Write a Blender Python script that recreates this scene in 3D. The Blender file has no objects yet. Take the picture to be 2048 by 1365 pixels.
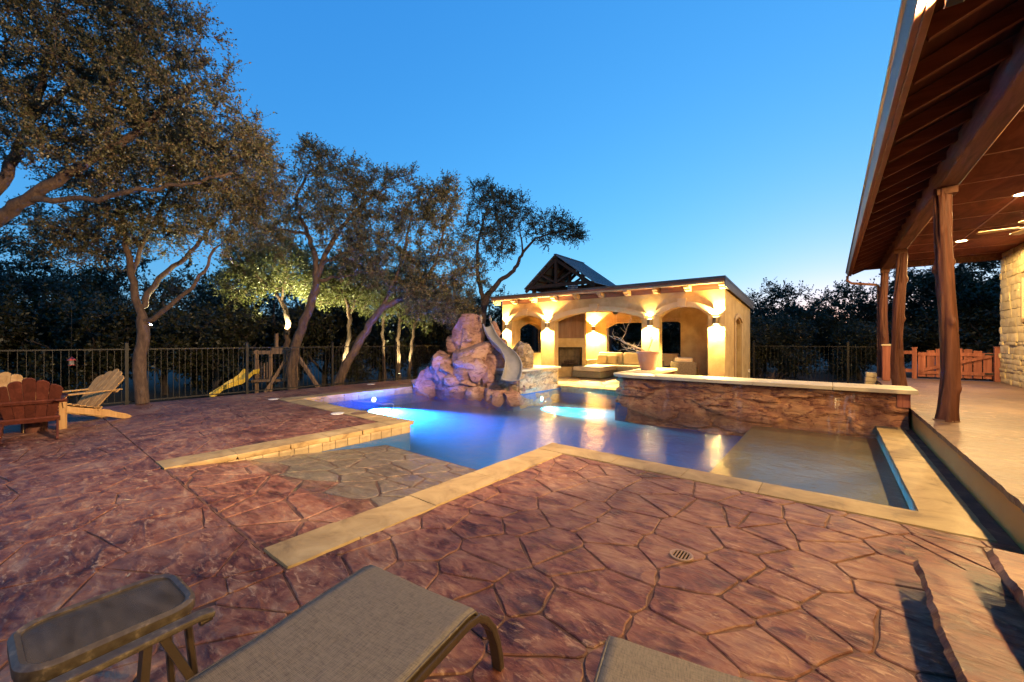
import bpy, bmesh, math, random
import numpy as np
from mathutils import Vector, Matrix, noise
R = math.radians
rnd = random.Random(7)
sc = bpy.context.scene
col = sc.collection

# ------------------------------------------------------------------ camera
F, CX, CY, CAMH = 800.0, 1024.0, 683.0, 1.45      # survey of the photograph: focal length in pixels, centre, eye height
YAW = R(38.6)
CA, SA = math.cos(YAW), math.sin(YAW)
cam = bpy.data.cameras.new('camera')
cam_o = bpy.data.objects.new('camera', cam)
col.objects.link(cam_o)
cam.sensor_width = 36.0
cam.lens = 36.0 * F / 2048.0
cam.clip_start = 0.05
cam.clip_end = 2000
cam_o.location = (0, 0, CAMH)
cam_o.rotation_euler = (math.pi / 2, 0, YAW)
sc.camera = cam_o

# ------------------------------------------------------------------ dusk sky
world = bpy.data.worlds.new('World')
sc.world = world
world.use_nodes = True
wn = world.node_tree
bg = wn.nodes['Background']
sky = wn.nodes.new('ShaderNodeTexSky')
sky.sky_type = 'NISHITA'
sky.sun_disc = False
sky.sun_elevation = R(0.0)
sky.sun_rotation = R(2.0)
sky.air_density = 1.0
sky.dust_density = 0.25
sky.ozone_density = 4.0
# the camera's colour response to the twilight sky, one curve per channel
sep = wn.nodes.new('ShaderNodeSeparateColor')
comb = wn.nodes.new('ShaderNodeCombineColor')
wn.links.new(sky.outputs[0], sep.inputs[0])
for k, (gain, power) in enumerate(((1.0, 0.9), (1.107, 0.588), (1.2, 0.36))):
    pw_ = wn.nodes.new('ShaderNodeMath'); pw_.operation = 'POWER'; pw_.inputs[1].default_value = power
    gn_ = wn.nodes.new('ShaderNodeMath'); gn_.operation = 'MULTIPLY'; gn_.inputs[1].default_value = gain
    wn.links.new(sep.outputs[k], pw_.inputs[0]); wn.links.new(pw_.outputs[0], gn_.inputs[0]); wn.links.new(gn_.outputs[0], comb.inputs[k])
wn.links.new(comb.outputs[0], bg.inputs[0])
bg.inputs[1].default_value = 0.15
sc.view_settings.view_transform = 'Standard'
sc.view_settings.look = 'None'
sc.view_settings.exposure = 2.74
sc.view_settings.gamma = 1.0
KL = 0.15                                    # lamp watts at this exposure
sc.cycles.use_denoising = True
sc.cycles.max_bounces = 8
sc.cycles.transparent_max_bounces = 24
sc.cycles.sample_clamp_indirect = 4.0
sc.cycles.caustics_reflective = False
sc.cycles.caustics_refractive = False

# ------------------------------------------------------------------ helpers
def P(px, py, d):
    """world point seen at photo pixel (px, py) at depth d"""
    r = (px - CX) / F * d
    return Vector((r * CA - d * SA, r * SA + d * CA, CAMH - (py - CY) / F * d))

def G(px, py, z=0.0):
    d = F * (CAMH - z) / (py - CY)
    return P(px, py, d)

def col_at(px, X=None, Y=None):
    """point where the pixel column px meets the vertical plane X=... or Y=..."""
    dx = (px - CX) / F * CA - SA
    dy = (px - CX) / F * SA + CA
    t = X / dx if X is not None else Y / dy
    return (t * dx, t * dy, t)

def nz(v, s=1.0):
    return noise.noise(Vector(v) * s)

def fbm(v, s=1.0, o=4):
    v = Vector(v) * s
    a, t = 1.0, 0.0
    for i in range(o):
        t += a * noise.noise(v)
        v = v * 2.03 + Vector((3.1, 1.7, 5.3))
        a *= 0.5
    return t

def tag(o, label=None, cat=None, group=None, kind=None):
    if label: o['label'] = label
    if cat: o['category'] = cat
    if group: o['group'] = group
    if kind: o['kind'] = kind
    return o

def thing(name, label, cat, loc=(0, 0, 0), rz=0.0, group=None):
    o = bpy.data.objects.new(name, None)
    o.empty_display_size = 0.1
    col.objects.link(o)
    o.location = loc
    o.rotation_euler = (0, 0, rz)
    return tag(o, label, cat, group)

def link(name, me, mat, parent=None):
    o = bpy.data.objects.new(name, me)
    if mat is not None and len(me.materials) == 0:
        me.materials.append(mat)
    col.objects.link(o)
    if parent is not None:
        o.parent = parent
    return o

def copy_tree(o, parent=None):
    c = o.copy()
    col.objects.link(c)
    c.parent = parent
    for ch in list(o.children):
        copy_tree(ch, c)
    return c

class MB:
    def __init__(s):
        s.v, s.f = [], []
    def add(s, verts, faces):
        n = len(s.v)
        s.v += [tuple(p) for p in verts]
        s.f += [tuple(i + n for i in f) for f in faces]
        return s
    def box(s, x0, x1, y0, y1, z0, z1, M=None):
        vs = [Vector((x, y, z)) for z in (z0, z1) for y in (y0, y1) for x in (x0, x1)]
        if M is not None: vs = [M @ p for p in vs]
        return s.add(vs, [(0, 2, 3, 1), (4, 5, 7, 6), (0, 1, 5, 4), (2, 6, 7, 3), (0, 4, 6, 2), (1, 3, 7, 5)])
    def prism(s, poly, h0, h1, axis='z'):
        """extrude a 2D polygon (counter-clockwise) along an axis"""
        n = len(poly)
        def m(p, h):
            if axis == 'z': return (p[0], p[1], h)
            if axis == 'x': return (h, p[0], p[1])
            return (p[0], h, p[1])
        vs = [m(p, h0) for p in poly] + [m(p, h1) for p in poly]
        fs = [tuple(range(n))[::-1], tuple(range(n, 2 * n))]
        fs += [(i, (i + 1) % n, n + (i + 1) % n, n + i) for i in range(n)]
        return s.add(vs, fs)
    def tube(s, pts, rad, n=8, caps=True, sx=1.0):
        pts = [Vector(p) for p in pts]
        if not hasattr(rad, '__len__'): rad = [rad] * len(pts)
        vs = []
        t0 = (pts[1] - pts[0]).normalized()
        up = Vector((0, 0, 1)) if abs(t0.z) < 0.9 else Vector((1, 0, 0))
        for i, p in enumerate(pts):
            t = (pts[min(i + 1, len(pts) - 1)] - pts[max(i - 1, 0)]).normalized()
            a = up - t * up.dot(t)
            a.normalize()
            b = t.cross(a)
            up = a
            for k in range(n):
                th = 2 * math.pi * k / n
                vs.append(p + (a * math.cos(th) + b * math.sin(th) * sx) * rad[i])
        m = len(pts)
        fs = [(i * n + k, i * n + (k + 1) % n, (i + 1) * n + (k + 1) % n, (i + 1) * n + k) for i in range(m - 1) for k in range(n)]
        if caps:
            fs.append(tuple(range(n))[::-1])
            fs.append(tuple((m - 1) * n + k for k in range(n)))
        return s.add(vs, fs)
    def bar(s, pts, w, h, up=(0, 0, 1)):
        """rectangular section swept along points"""
        pts = [Vector(p) for p in pts]
        up = Vector(up)
        vs = []
        for i, p in enumerate(pts):
            t = (pts[min(i + 1, len(pts) - 1)] - pts[max(i - 1, 0)]).normalized()
            b = t.cross(up)
            if b.length < 1e-4: b = t.cross(Vector((0, 1, 0)))
            b.normalize()
            a = b.cross(t)
            for (u, w_) in ((-1, -1), (1, -1), (1, 1), (-1, 1)):
                vs.append(p + b * (u * w / 2) + a * (w_ * h / 2))
        m = len(pts)
        fs = [(i * 4 + k, i * 4 + (k + 1) % 4, (i + 1) * 4 + (k + 1) % 4, (i + 1) * 4 + k) for i in range(m - 1) for k in range(4)]
        fs += [(3, 2, 1, 0), tuple((m - 1) * 4 + k for k in range(4))]
        return s.add(vs, fs)
    def lathe(s, prof, n=24, c=(0, 0, 0), cap=True):
        vs = []
        for (r, z) in prof:
            for k in range(n):
                a = 2 * math.pi * k / n
                vs.append((c[0] + r * math.cos(a), c[1] + r * math.sin(a), c[2] + z))
        m = len(prof)
        fs = [(i * n + k, i * n + (k + 1) % n, (i + 1) * n + (k + 1) % n, (i + 1) * n + k) for i in range(m - 1) for k in range(n)]
        if cap and prof[0][0] > 1e-6: fs.append(tuple(range(n))[::-1])
        if cap and prof[-1][0] > 1e-6: fs.append(tuple((m - 1) * n + k for k in range(n)))
        return s.add(vs, fs)
    def grid(s, fn, nu, nv):
        vs = [fn(i / nu, j / nv) for j in range(nv + 1) for i in range(nu + 1)]
        fs = [(j * (nu + 1) + i, j * (nu + 1) + i + 1, (j + 1) * (nu + 1) + i + 1, (j + 1) * (nu + 1) + i) for j in range(nv) for i in range(nu)]
        return s.add(vs, fs)
    def mesh(s, name, mat=None, smooth=False, bevel=0.0, seg=1, autosmooth=None, recalc=True):
        me = bpy.data.meshes.new(name)
        me.from_pydata(s.v, [], s.f)
        bm = bmesh.new()
        bm.from_mesh(me)
        if recalc: bmesh.ops.recalc_face_normals(bm, faces=bm.faces)
        if bevel > 0:
            es = [e for e in bm.edges if len(e.link_faces) == 2 and e.calc_face_angle(0) > 0.6]
            bmesh.ops.bevel(bm, geom=es, offset=bevel, segments=seg, affect='EDGES', profile=0.6, clamp_overlap=True)
        bm.to_mesh(me)
        bm.free()
        if smooth: me.shade_smooth()
        if autosmooth: 
            me.shade_smooth()
            me.set_sharp_from_angle(angle=R(autosmooth))
        if mat is not None: me.materials.append(mat)
        return me
    def build(s, name, mat, parent=None, **k):
        return link(name, s.mesh(name, mat, **k), None, parent)

# ------------------------------------------------------------------ materials
def nodes_of(name):
    m = bpy.data.materials.new(name)
    m.use_nodes = True
    nt = m.node_tree
    return m, nt, nt.nodes['Principled BSDF']

def ramp(nt, stops):
    r = nt.nodes.new('ShaderNodeValToRGB')
    e = r.color_ramp.elements
    while len(e) < len(stops): e.new(0.5)
    for el, (p, c) in zip(e, stops):
        el.position = p
        el.color = (c[0], c[1], c[2], 1)
    return r

def coords(nt, space='Object', scale=(1, 1, 1), rot=(0, 0, 0)):
    mp = nt.nodes.new('ShaderNodeMapping')
    mp.inputs['Scale'].default_value = scale
    mp.inputs['Rotation'].default_value = rot
    if space == 'World':
        g = nt.nodes.new('ShaderNodeNewGeometry')
        nt.links.new(g.outputs['Position'], mp.inputs[0])
    else:
        t = nt.nodes.new('ShaderNodeTexCoord')
        nt.links.new(t.outputs[space], mp.inputs[0])
    return mp

def noise_tex(nt, mp, scale, detail=6, rough=0.6, dist=0.0):
    n = nt.nodes.new('ShaderNodeTexNoise')
    n.inputs['Scale'].default_value = scale
    n.inputs['Detail'].default_value = detail
    n.inputs['Roughness'].default_value = rough
    n.inputs['Distortion'].default_value = dist
    nt.links.new(mp.outputs[0], n.inputs['Vector'])
    return n

def mixc(nt, fac, a, b, mode='MIX'):
    m = nt.nodes.new('ShaderNodeMix')
    m.data_type = 'RGBA'
    m.blend_type = mode
    for s, x in ((m.inputs[0], fac), (m.inputs[6], a), (m.inputs[7], b)):
        if hasattr(x, 'links'): nt.links.new(x, s)
        elif isinstance(x, (int, float)): s.default_value = x
        else: s.default_value = (x[0], x[1], x[2], 1)
    return m.outputs[2]

def bump(nt, bsdf, height, strength=0.3, dist=0.02, prev=None):
    b = nt.nodes.new('ShaderNodeBump')
    b.inputs['Strength'].default_value = strength
    b.inputs['Distance'].default_value = dist
    nt.links.new(height, b.inputs['Height'])
    if prev is not None: nt.links.new(prev, b.inputs['Normal'])
    if bsdf is not None: nt.links.new(b.outputs[0], bsdf.inputs['Normal'])
    return b.outputs[0]

def mottled(name, stops, scale=3.0, rough=0.7, bstr=0.25, bdist=0.01, bscale=None, stretch=(1, 1, 1), space='World', detail=7, dist=0.3, spec=0.5, metal=0.0, var=0.0, rot=(0, 0, 0)):
    m, nt, b = nodes_of(name)
    mp = coords(nt, space, stretch, rot)
    n = noise_tex(nt, mp, scale, detail, 0.62, dist)
    r = ramp(nt, stops)
    nt.links.new(n.outputs[0], r.inputs[0])
    c = r.outputs[0]
    if var > 0:
        oi = nt.nodes.new('ShaderNodeObjectInfo')
        hs = nt.nodes.new('ShaderNodeHueSaturation')
        mr = nt.nodes.new('ShaderNodeMapRange')
        mr.inputs[3].default_value = 1 - var
        mr.inputs[4].default_value = 1 + var
        nt.links.new(oi.outputs['Random'], mr.inputs[0])
        nt.links.new(mr.outputs[0], hs.inputs['Value'])
        nt.links.new(c, hs.inputs['Color'])
        c = hs.outputs[0]
    nt.links.new(c, b.inputs['Base Color'])
    b.inputs['Roughness'].default_value = rough
    b.inputs['Specular IOR Level'].default_value = spec
    b.inputs['Metallic'].default_value = metal
    n2 = noise_tex(nt, mp, bscale or scale * 6, 6, 0.65)
    bump(nt, b, n2.outputs[0], bstr, bdist)
    return m

def wood(name, dark, light, axis='z', rough=0.6, scale=1.0, var=0.12, space='Object'):
    m, nt, b = nodes_of(name)
    st = {'x': (1.2, 14, 14), 'y': (14, 1.2, 14), 'z': (14, 14, 1.2)}[axis]
    mp = coords(nt, space, tuple(k * scale for k in st))
    n = noise_tex(nt, mp, 1.6, 8, 0.6, 0.8)
    r = ramp(nt, [(0.3, dark), (0.55, [(a + b_) / 2 for a, b_ in zip(dark, light)]), (0.75, light)])
    nt.links.new(n.outputs[0], r.inputs[0])
    oi = nt.nodes.new('ShaderNodeObjectInfo')
    hs = nt.nodes.new('ShaderNodeHueSaturation')
    mr = nt.nodes.new('ShaderNodeMapRange')
    mr.inputs[3].default_value = 1 - var
    mr.inputs[4].default_value = 1 + var
    nt.links.new(oi.outputs['Random'], mr.inputs[0])
    nt.links.new(mr.outputs[0], hs.inputs['Value'])
    nt.links.new(r.outputs[0], hs.inputs['Color'])
    nt.links.new(hs.outputs[0], b.inputs['Base Color'])
    b.inputs['Roughness'].default_value = min(0.85, rough + 0.15)
    b.inputs['Specular IOR Level'].default_value = 0.2
    bump(nt, b, n.outputs[0], 0.35, 0.004)
    return m

def plain(name, c, rough=0.5, metal=0.0, spec=0.5, bstr=0.08, bscale=60):
    m, nt, b = nodes_of(name)
    mp = coords(nt, 'Object')
    n = noise_tex(nt, mp, bscale * 0.15, 5, 0.6)
    r = ramp(nt, [(0.3, [k * 0.82 for k in c]), (0.7, [min(1, k * 1.12) for k in c])])
    nt.links.new(n.outputs[0], r.inputs[0])
    nt.links.new(r.outputs[0], b.inputs['Base Color'])
    b.inputs['Roughness'].default_value = rough
    b.inputs['Metallic'].default_value = metal
    b.inputs['Specular IOR Level'].default_value = spec
    n2 = noise_tex(nt, mp, bscale, 3, 0.5)
    bump(nt, b, n2.outputs[0], bstr, 0.003)
    return m

def emit(name, c, s):
    m, nt, b = nodes_of(name)
    b.inputs['Base Color'].default_value = (0.8, 0.8, 0.8, 1)
    b.inputs['Emission Color'].default_value = (*c, 1)
    b.inputs['Emission Strength'].default_value = s
    return m

def stamped_concrete(name, cols, streak, violet=(0.15, 0.082, 0.068)):
    """stained, stamped and sealed concrete: blotches of stain, slate-like cleft relief, pale scuffs"""
    m, nt, b = nodes_of(name)
    mp = coords(nt, 'World')
    n1 = noise_tex(nt, mp, 0.9, 5, 0.6, 0.4)
    n2 = noise_tex(nt, coords(nt, 'World', (1, 2.2, 1), (0, 0, 0.5)), 4.5, 8, 0.68, 0.9)
    mixn = nt.nodes.new('ShaderNodeMath'); mixn.operation = 'MULTIPLY_ADD'
    nt.links.new(n1.outputs[0], mixn.inputs[0]); mixn.inputs[1].default_value = 0.45
    sc2 = nt.nodes.new('ShaderNodeMath'); sc2.operation = 'MULTIPLY'
    nt.links.new(n2.outputs[0], sc2.inputs[0]); sc2.inputs[1].default_value = 0.55
    nt.links.new(sc2.outputs[0], mixn.inputs[2])
    r = ramp(nt, cols)
    nt.links.new(mixn.outputs[0], r.inputs[0])
    # pale scuffed high spots
    n3 = noise_tex(nt, coords(nt, 'World', streak, (0, 0, -0.2)), 7.0, 10, 0.72, 1.2)
    r3 = ramp(nt, [(0.54, (0, 0, 0)), (0.64, (1, 1, 1))])
    nt.links.new(n3.outputs[0], r3.inputs[0])
    n4 = noise_tex(nt, mp, 0.6, 3, 0.5)
    r4 = ramp(nt, [(0.36, (0, 0, 0)), (0.62, (0.9, 0.9, 0.9))])
    nt.links.new(n4.outputs[0], r4.inputs[0])
    mul = mixc(nt, 1.0, r3.outputs[0], r4.outputs[0], 'MULTIPLY')
    c = mixc(nt, mul, r.outputs[0], (0.42, 0.255, 0.15))
    n5 = noise_tex(nt, coords(nt, 'World', (1, 1, 1), (0, 0, 1.1)), 2.3, 6, 0.65, 0.7)
    r5 = ramp(nt, [(0.50, (0, 0, 0)), (0.66, (0.45, 0.45, 0.45))])
    nt.links.new(n5.outputs[0], r5.inputs[0])
    c = mixc(nt, r5.outputs[0], c, violet)
    oi = nt.nodes.new('ShaderNodeNewGeometry')
    hs = nt.nodes.new('ShaderNodeHueSaturation')
    mr = nt.nodes.new('ShaderNodeMapRange')
    mr.inputs[3].default_value = 0.78; mr.inputs[4].default_value = 1.22
    nt.links.new(oi.outputs['Random Per Island'], mr.inputs[0])
    nt.links.new(mr.outputs[0], hs.inputs['Value'])
    nt.links.new(c, hs.inputs['Color'])
    nt.links.new(hs.outputs[0], b.inputs['Base Color'])
    rr = ramp(nt, [(0.3, (0.40, 0.40, 0.40)), (0.75, (0.66, 0.66, 0.66))])
    nt.links.new(n2.outputs[0], rr.inputs[0])
    nt.links.new(rr.outputs[0], b.inputs['Roughness'])
    v = nt.nodes.new('ShaderNodeTexNoise')
    v.noise_type = 'RIDGED_MULTIFRACTAL'
    nt.links.new(coords(nt, 'World', (1.0, 1.9, 1.0), (0, 0, 0.45)).outputs[0], v.inputs['Vector'])
    v.inputs['Scale'].default_value = 3.1; v.inputs['Detail'].default_value = 6; v.inputs['Roughness'].default_value = 0.55; v.inputs['Distortion'].default_value = 0.45; v.inputs['Offset'].default_value = 0.9; v.inputs['Gain'].default_value = 1.6
    b.inputs['Specular IOR Level'].default_value = 0.35
    p = bump(nt, None, v.outputs[0], 0.40, 0.02)
    p = bump(nt, None, noise_tex(nt, mp, 45, 4, 0.7).outputs[0], 0.35, 0.004, p)
    bump(nt, b, n3.outputs[0], 0.45, 0.008, p)
    return m

M = {}
M['deck'] = stamped_concrete('stamped concrete', [(0.38, (0.028, 0.008, 0.006)), (0.45, (0.095, 0.028, 0.017)), (0.51, (0.18, 0.068, 0.040)), (0.57, (0.24, 0.115, 0.068)), (0.66, (0.34, 0.205, 0.125))], (1.0, 2.6, 1.0))
M['deck_joint'] = mottled('stained joint', [(0.35, (0.05, 0.018, 0.012)), (0.55, (0.12, 0.05, 0.026)), (0.75, (0.26, 0.14, 0.07))], 5, 0.8)
M['porch'] = stamped_concrete('stained porch concrete', [(0.36, (0.06, 0.03, 0.021)), (0.46, (0.11, 0.06, 0.038)), (0.55, (0.15, 0.09, 0.054)), (0.68, (0.20, 0.13, 0.08))], (1.0, 1.6, 1.0), (0.12, 0.075, 0.062))
M['beach'] = stamped_concrete('beach entry concrete', [(0.38, (0.07, 0.042, 0.028)), (0.46, (0.125, 0.08, 0.055)), (0.54, (0.175, 0.12, 0.082)), (0.66, (0.23, 0.165, 0.115))], (1.0, 1.6, 1.0), (0.17, 0.14, 0.11))
M['paver'] = mottled('pale flagstone', [(0.3, (0.30, 0.21, 0.12)), (0.5, (0.42, 0.31, 0.18)), (0.7, (0.52, 0.40, 0.25))], 2.5, 0.6, 0.3, 0.01, var=0.1)
M['coping'] = mottled('tan limestone', [(0.28, (0.15, 0.09, 0.035)), (0.43, (0.29, 0.19, 0.075)), (0.6, (0.38, 0.26, 0.11)), (0.78, (0.45, 0.33, 0.16))], 3.2, 0.62, 0.4, 0.012, 14, (1, 1, 1), dist=0.8, var=0.1)
M['cap'] = mottled('smooth cream cap stone', [(0.3, (0.42, 0.32, 0.19)), (0.6, (0.52, 0.42, 0.27)), (0.8, (0.58, 0.48, 0.33))], 1.6, 0.55, 0.15, 0.004, 20, var=0.05)
M['stucco'] = mottled('cream stucco', [(0.36, (0.37, 0.245, 0.095)), (0.52, (0.46, 0.315, 0.13)), (0.66, (0.53, 0.38, 0.17))], 2.2, 0.85, 0.5, 0.008, 30, space='Object')
M['stucco_dark'] = mottled('ochre stucco', [(0.3, (0.56, 0.28, 0.055)), (0.6, (0.62, 0.325, 0.07)), (0.8, (0.66, 0.36, 0.09))], 1.1, 0.85, 0.4, 0.004, 60)
M['moulding'] = mottled('cast stone trim', [(0.3, (0.42, 0.30, 0.15)), (0.7, (0.50, 0.36, 0.19))], 2.0, 0.75, 0.15, 0.003, 40)
def rock_mat(name, stops, crack, scale=1.3):
    m, nt, b = nodes_of(name)
    mp = coords(nt, 'World')
    n = noise_tex(nt, mp, scale, 9, 0.66, 1.0)
    r = ramp(nt, stops)
    nt.links.new(n.outputs[0], r.inputs[0])
    st = noise_tex(nt, coords(nt, 'World', (1, 1, 2.4)), 3.4, 10, 0.74, 1.2)
    r2 = ramp(nt, [(0.40, (0, 0, 0)), (0.50, (1, 1, 1))])
    nt.links.new(st.outputs[0], r2.inputs[0])
    c = mixc(nt, r2.outputs[0], crack, r.outputs[0])
    nt.links.new(c, b.inputs['Base Color'])
    b.inputs['Roughness'].default_value = 0.72
    p = bump(nt, None, st.outputs[0], 0.8, 0.07)
    n2 = noise_tex(nt, mp, 16, 7, 0.7)
    bump(nt, b, n2.outputs[0], 0.5, 0.015, p)
    return m
M['rock'] = rock_mat('pink sandstone', [(0.3, (0.16, 0.07, 0.045)), (0.46, (0.27, 0.135, 0.09)), (0.6, (0.35, 0.20, 0.13)), (0.78, (0.42, 0.28, 0.19))], (0.13, 0.055, 0.036))
M['rockred'] = rock_mat('red ledge stone', [(0.3, (0.20, 0.065, 0.032)), (0.47, (0.40, 0.165, 0.075)), (0.62, (0.54, 0.27, 0.12)), (0.8, (0.60, 0.35, 0.17))], (0.15, 0.045, 0.026), 2.4)
M['rockgold'] = rock_mat('golden ledge stone', [(0.3, (0.13, 0.085, 0.045)), (0.47, (0.27, 0.18, 0.09)), (0.62, (0.40, 0.29, 0.155)), (0.8, (0.5, 0.39, 0.24))], (0.09, 0.06, 0.035), 2.4)
M['housestone'] = mottled('chopped limestone', [(0.3, (0.40, 0.29, 0.14)), (0.5, (0.52, 0.40, 0.22)), (0.75, (0.60, 0.49, 0.30))], 3.5, 0.8, 0.7, 0.03, 9, var=0.12)
M['mortar'] = mottled('mortar', [(0.3, (0.18, 0.12, 0.06)), (0.7, (0.28, 0.2, 0.1))], 8, 0.9)
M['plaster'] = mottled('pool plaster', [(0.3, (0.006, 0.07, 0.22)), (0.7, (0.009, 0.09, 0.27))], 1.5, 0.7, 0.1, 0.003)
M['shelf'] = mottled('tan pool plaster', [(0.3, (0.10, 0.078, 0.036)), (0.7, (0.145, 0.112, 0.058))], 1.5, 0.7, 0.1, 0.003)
M['tile'] = mottled('tan waterline tile', [(0.3, (0.24, 0.15, 0.07)), (0.55, (0.36, 0.245, 0.12)), (0.75, (0.44, 0.31, 0.16))], 6, 0.4, 0.2, 0.004, var=0.15)
M['cedar'] = wood('cedar trunk', (0.040, 0.013, 0.009), (0.15, 0.056, 0.034), 'z', 0.5, 0.5, 0.06)
M['beam'] = wood('stained beam', (0.06, 0.022, 0.012), (0.20, 0.085, 0.05), 'y', 0.55, 0.6, 0.1, 'World')
M['rafter'] = wood('stained rafter', (0.07, 0.022, 0.018), (0.15, 0.05, 0.04), 'x', 0.6, 0.6, 0.1, 'World')
M['roofdeck'] = wood('stained roof deck', (0.04, 0.012, 0.010), (0.08, 0.026, 0.022), 'y', 0.65, 0.4, 0.1, 'World')
M['ceiling'] = mottled('stained plywood ceiling', [(0.3, (0.060, 0.017, 0.013)), (0.5, (0.11, 0.030, 0.022)), (0.7, (0.16, 0.048, 0.034))], 1.2, 0.85, 0.2, 0.003, 10, (3, 0.8, 1), dist=1.2, spec=0.12)
M['batten'] = plain('ceiling batten', (0.30, 0.13, 0.085), 0.5)
M['fascia'] = plain('brown fascia paint', (0.19, 0.07, 0.03), 0.5, bstr=0.05)
M['gutter'] = plain('grey brown gutter', (0.10, 0.075, 0.06), 0.4, 0.0)
M['bronze'] = plain('dark bronze metal', (0.035, 0.028, 0.022), 0.4, 0.3)
M['fence'] = plain('bronze fence metal', (0.013, 0.010, 0.007), 0.55, 0.0, 0.25)
M['gate'] = wood('red cedar gate', (0.17, 0.052, 0.035), (0.36, 0.13, 0.085), 'z', 0.6, 0.6)
M['adir_red'] = wood('red stained chair wood', (0.055, 0.013, 0.009), (0.13, 0.036, 0.022), 'z', 0.6, 0.7)
M['adir_tan'] = wood('weathered pine chair wood', (0.27, 0.145, 0.05), (0.47, 0.29, 0.12), 'z', 0.6, 0.7)
M['playwood'] = wood('weathered play set timber', (0.14, 0.085, 0.05), (0.28, 0.18, 0.11), 'z', 0.75, 0.7)
M['timber'] = wood('dark timber', (0.06, 0.028, 0.016), (0.15, 0.075, 0.045), 'z', 0.65, 0.6)
M['cabinet'] = wood('cabinet oak', (0.16, 0.085, 0.045), (0.27, 0.155, 0.085), 'z', 0.5, 0.6)
M['corbel'] = wood('light rafter tail', (0.36, 0.23, 0.11), (0.55, 0.39, 0.21), 'y', 0.65, 0.5)
M['soffit'] = wood('red soffit board', (0.16, 0.07, 0.045), (0.28, 0.14, 0.09), 'x', 0.65, 0.4)
M['roofmetal'] = plain('blue grey metal roof', (0.26, 0.27, 0.28), 0.4, 0.0)
M['roofedge'] = plain('dark roof edge metal', (0.085, 0.072, 0.06), 0.45, 0.0)
M['slide'] = plain('grey slide plastic', (0.23, 0.205, 0.17), 0.38, 0, 0.5, 0.03, 30)
M['yellow'] = plain('yellow plastic', (0.62, 0.42, 0.05), 0.4)
M['pot'] = mottled('pink clay pot', [(0.3, (0.40, 0.20, 0.13)), (0.7, (0.52, 0.28, 0.19))], 4, 0.8, 0.15, 0.003)
M['bark_pale'] = mottled('pale bark', [(0.3, (0.26, 0.19, 0.12)), (0.7, (0.48, 0.38, 0.25))], 8, 0.85, 0.4, 0.01, space='Object')
M['cushion'] = mottled('cream cushion', [(0.3, (0.50, 0.42, 0.27)), (0.7, (0.60, 0.51, 0.35))], 4, 0.9, 0.3, 0.01, 7, space='Object')
M['pillow'] = mottled('taupe pillow', [(0.3, (0.26, 0.215, 0.14)), (0.7, (0.34, 0.285, 0.19))], 4, 0.9, 0.3, 0.01, 7, space='Object')
def weave(name, dark, light, sx, sy, bstr=0.6):
    m, nt, b = nodes_of(name)
    t = coords(nt, 'Object')
    out = []
    for ax, s in (('X', sx), ('Y', sy)):
        w = nt.nodes.new('ShaderNodeTexWave')
        w.bands_direction = ax
        w.inputs['Scale'].default_value = s
        w.inputs['Distortion'].default_value = 1.5
        w.inputs['Detail'].default_value = 2
        w.inputs['Detail Scale'].default_value = 2.0
        nt.links.new(t.outputs[0], w.inputs['Vector'])
        out.append(w.outputs[1])
    n = noise_tex(nt, coords(nt, 'Object', (1, 8, 1)), 22, 6, 0.7)
    n2 = noise_tex(nt, coords(nt, 'Object', (8, 1, 1)), 22, 6, 0.7)
    add = nt.nodes.new('ShaderNodeMath'); add.operation = 'MULTIPLY'
    nt.links.new(out[0], add.inputs[0]); nt.links.new(out[1], add.inputs[1])
    a2 = nt.nodes.new('ShaderNodeMath'); a2.operation = 'ADD'
    nt.links.new(n.outputs[0], a2.inputs[0]); nt.links.new(n2.outputs[0], a2.inputs[1])
    a3 = nt.nodes.new('ShaderNodeMath'); a3.operation = 'MULTIPLY_ADD'
    nt.links.new(a2.outputs[0], a3.inputs[0]); a3.inputs[1].default_value = 0.62
    a4 = nt.nodes.new('ShaderNodeMath'); a4.operation = 'MULTIPLY'
    nt.links.new(add.outputs[0], a4.inputs[0]); a4.inputs[1].default_value = 0.3
    nt.links.new(a4.outputs[0], a3.inputs[2])
    r = ramp(nt, [(0.42, dark), (0.78, light)])
    nt.links.new(a3.outputs[0], r.inputs[0])
    nt.links.new(r.outputs[0], b.inputs['Base Color'])
    b.inputs['Roughness'].default_value = 0.75
    bump(nt, b, a3.outputs[0], bstr, 0.002)
    return m
M['sling'] = weave('woven sling fabric', (0.042, 0.031, 0.020), (0.19, 0.15, 0.105), 70, 70)
M['wicker'] = weave('grey brown wicker', (0.07, 0.055, 0.03), (0.24, 0.2, 0.12), 16, 16, 1.0)
M['frame'] = plain('dark brown powder coat', (0.055, 0.036, 0.022), 0.38, 0.1, 0.5, 0.25, 90)
M['frame_dusty'] = mottled('dusty brown powder coat', [(0.35, (0.05, 0.034, 0.022)), (0.58, (0.085, 0.065, 0.045)), (0.7, (0.20, 0.15, 0.10))], 34, 0.5, 0.3, 0.002, 90, space='Object')
M['lid'] = plain('white plastic lid', (0.62, 0.58, 0.52), 0.5)
M['grate'] = plain('bronze drain grate', (0.34, 0.21, 0.12), 0.4, 0.2)
M['black'] = plain('soot black', (0.012, 0.010, 0.009), 0.8)
M['firebrick'] = mottled('fire brick', [(0.3, (0.10, 0.07, 0.04)), (0.7, (0.26, 0.19, 0.11))], 4, 0.9)
M['soil'] = mottled('dark soil', [(0.3, (0.012, 0.009, 0.006)), (0.6, (0.03, 0.022, 0.014)), (0.8, (0.045, 0.035, 0.02))], 1.4, 0.95, 0.6, 0.05)
M['sconce'] = plain('brushed bronze sconce', (0.22, 0.16, 0.09), 0.35, 0.7)
M['glow'] = emit('sconce glass glow', (1.0, 0.78, 0.36), 40 * KL)
M['canglow'] = emit('can light glow', (1.0, 0.80, 0.40), 60 * KL)
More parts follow.
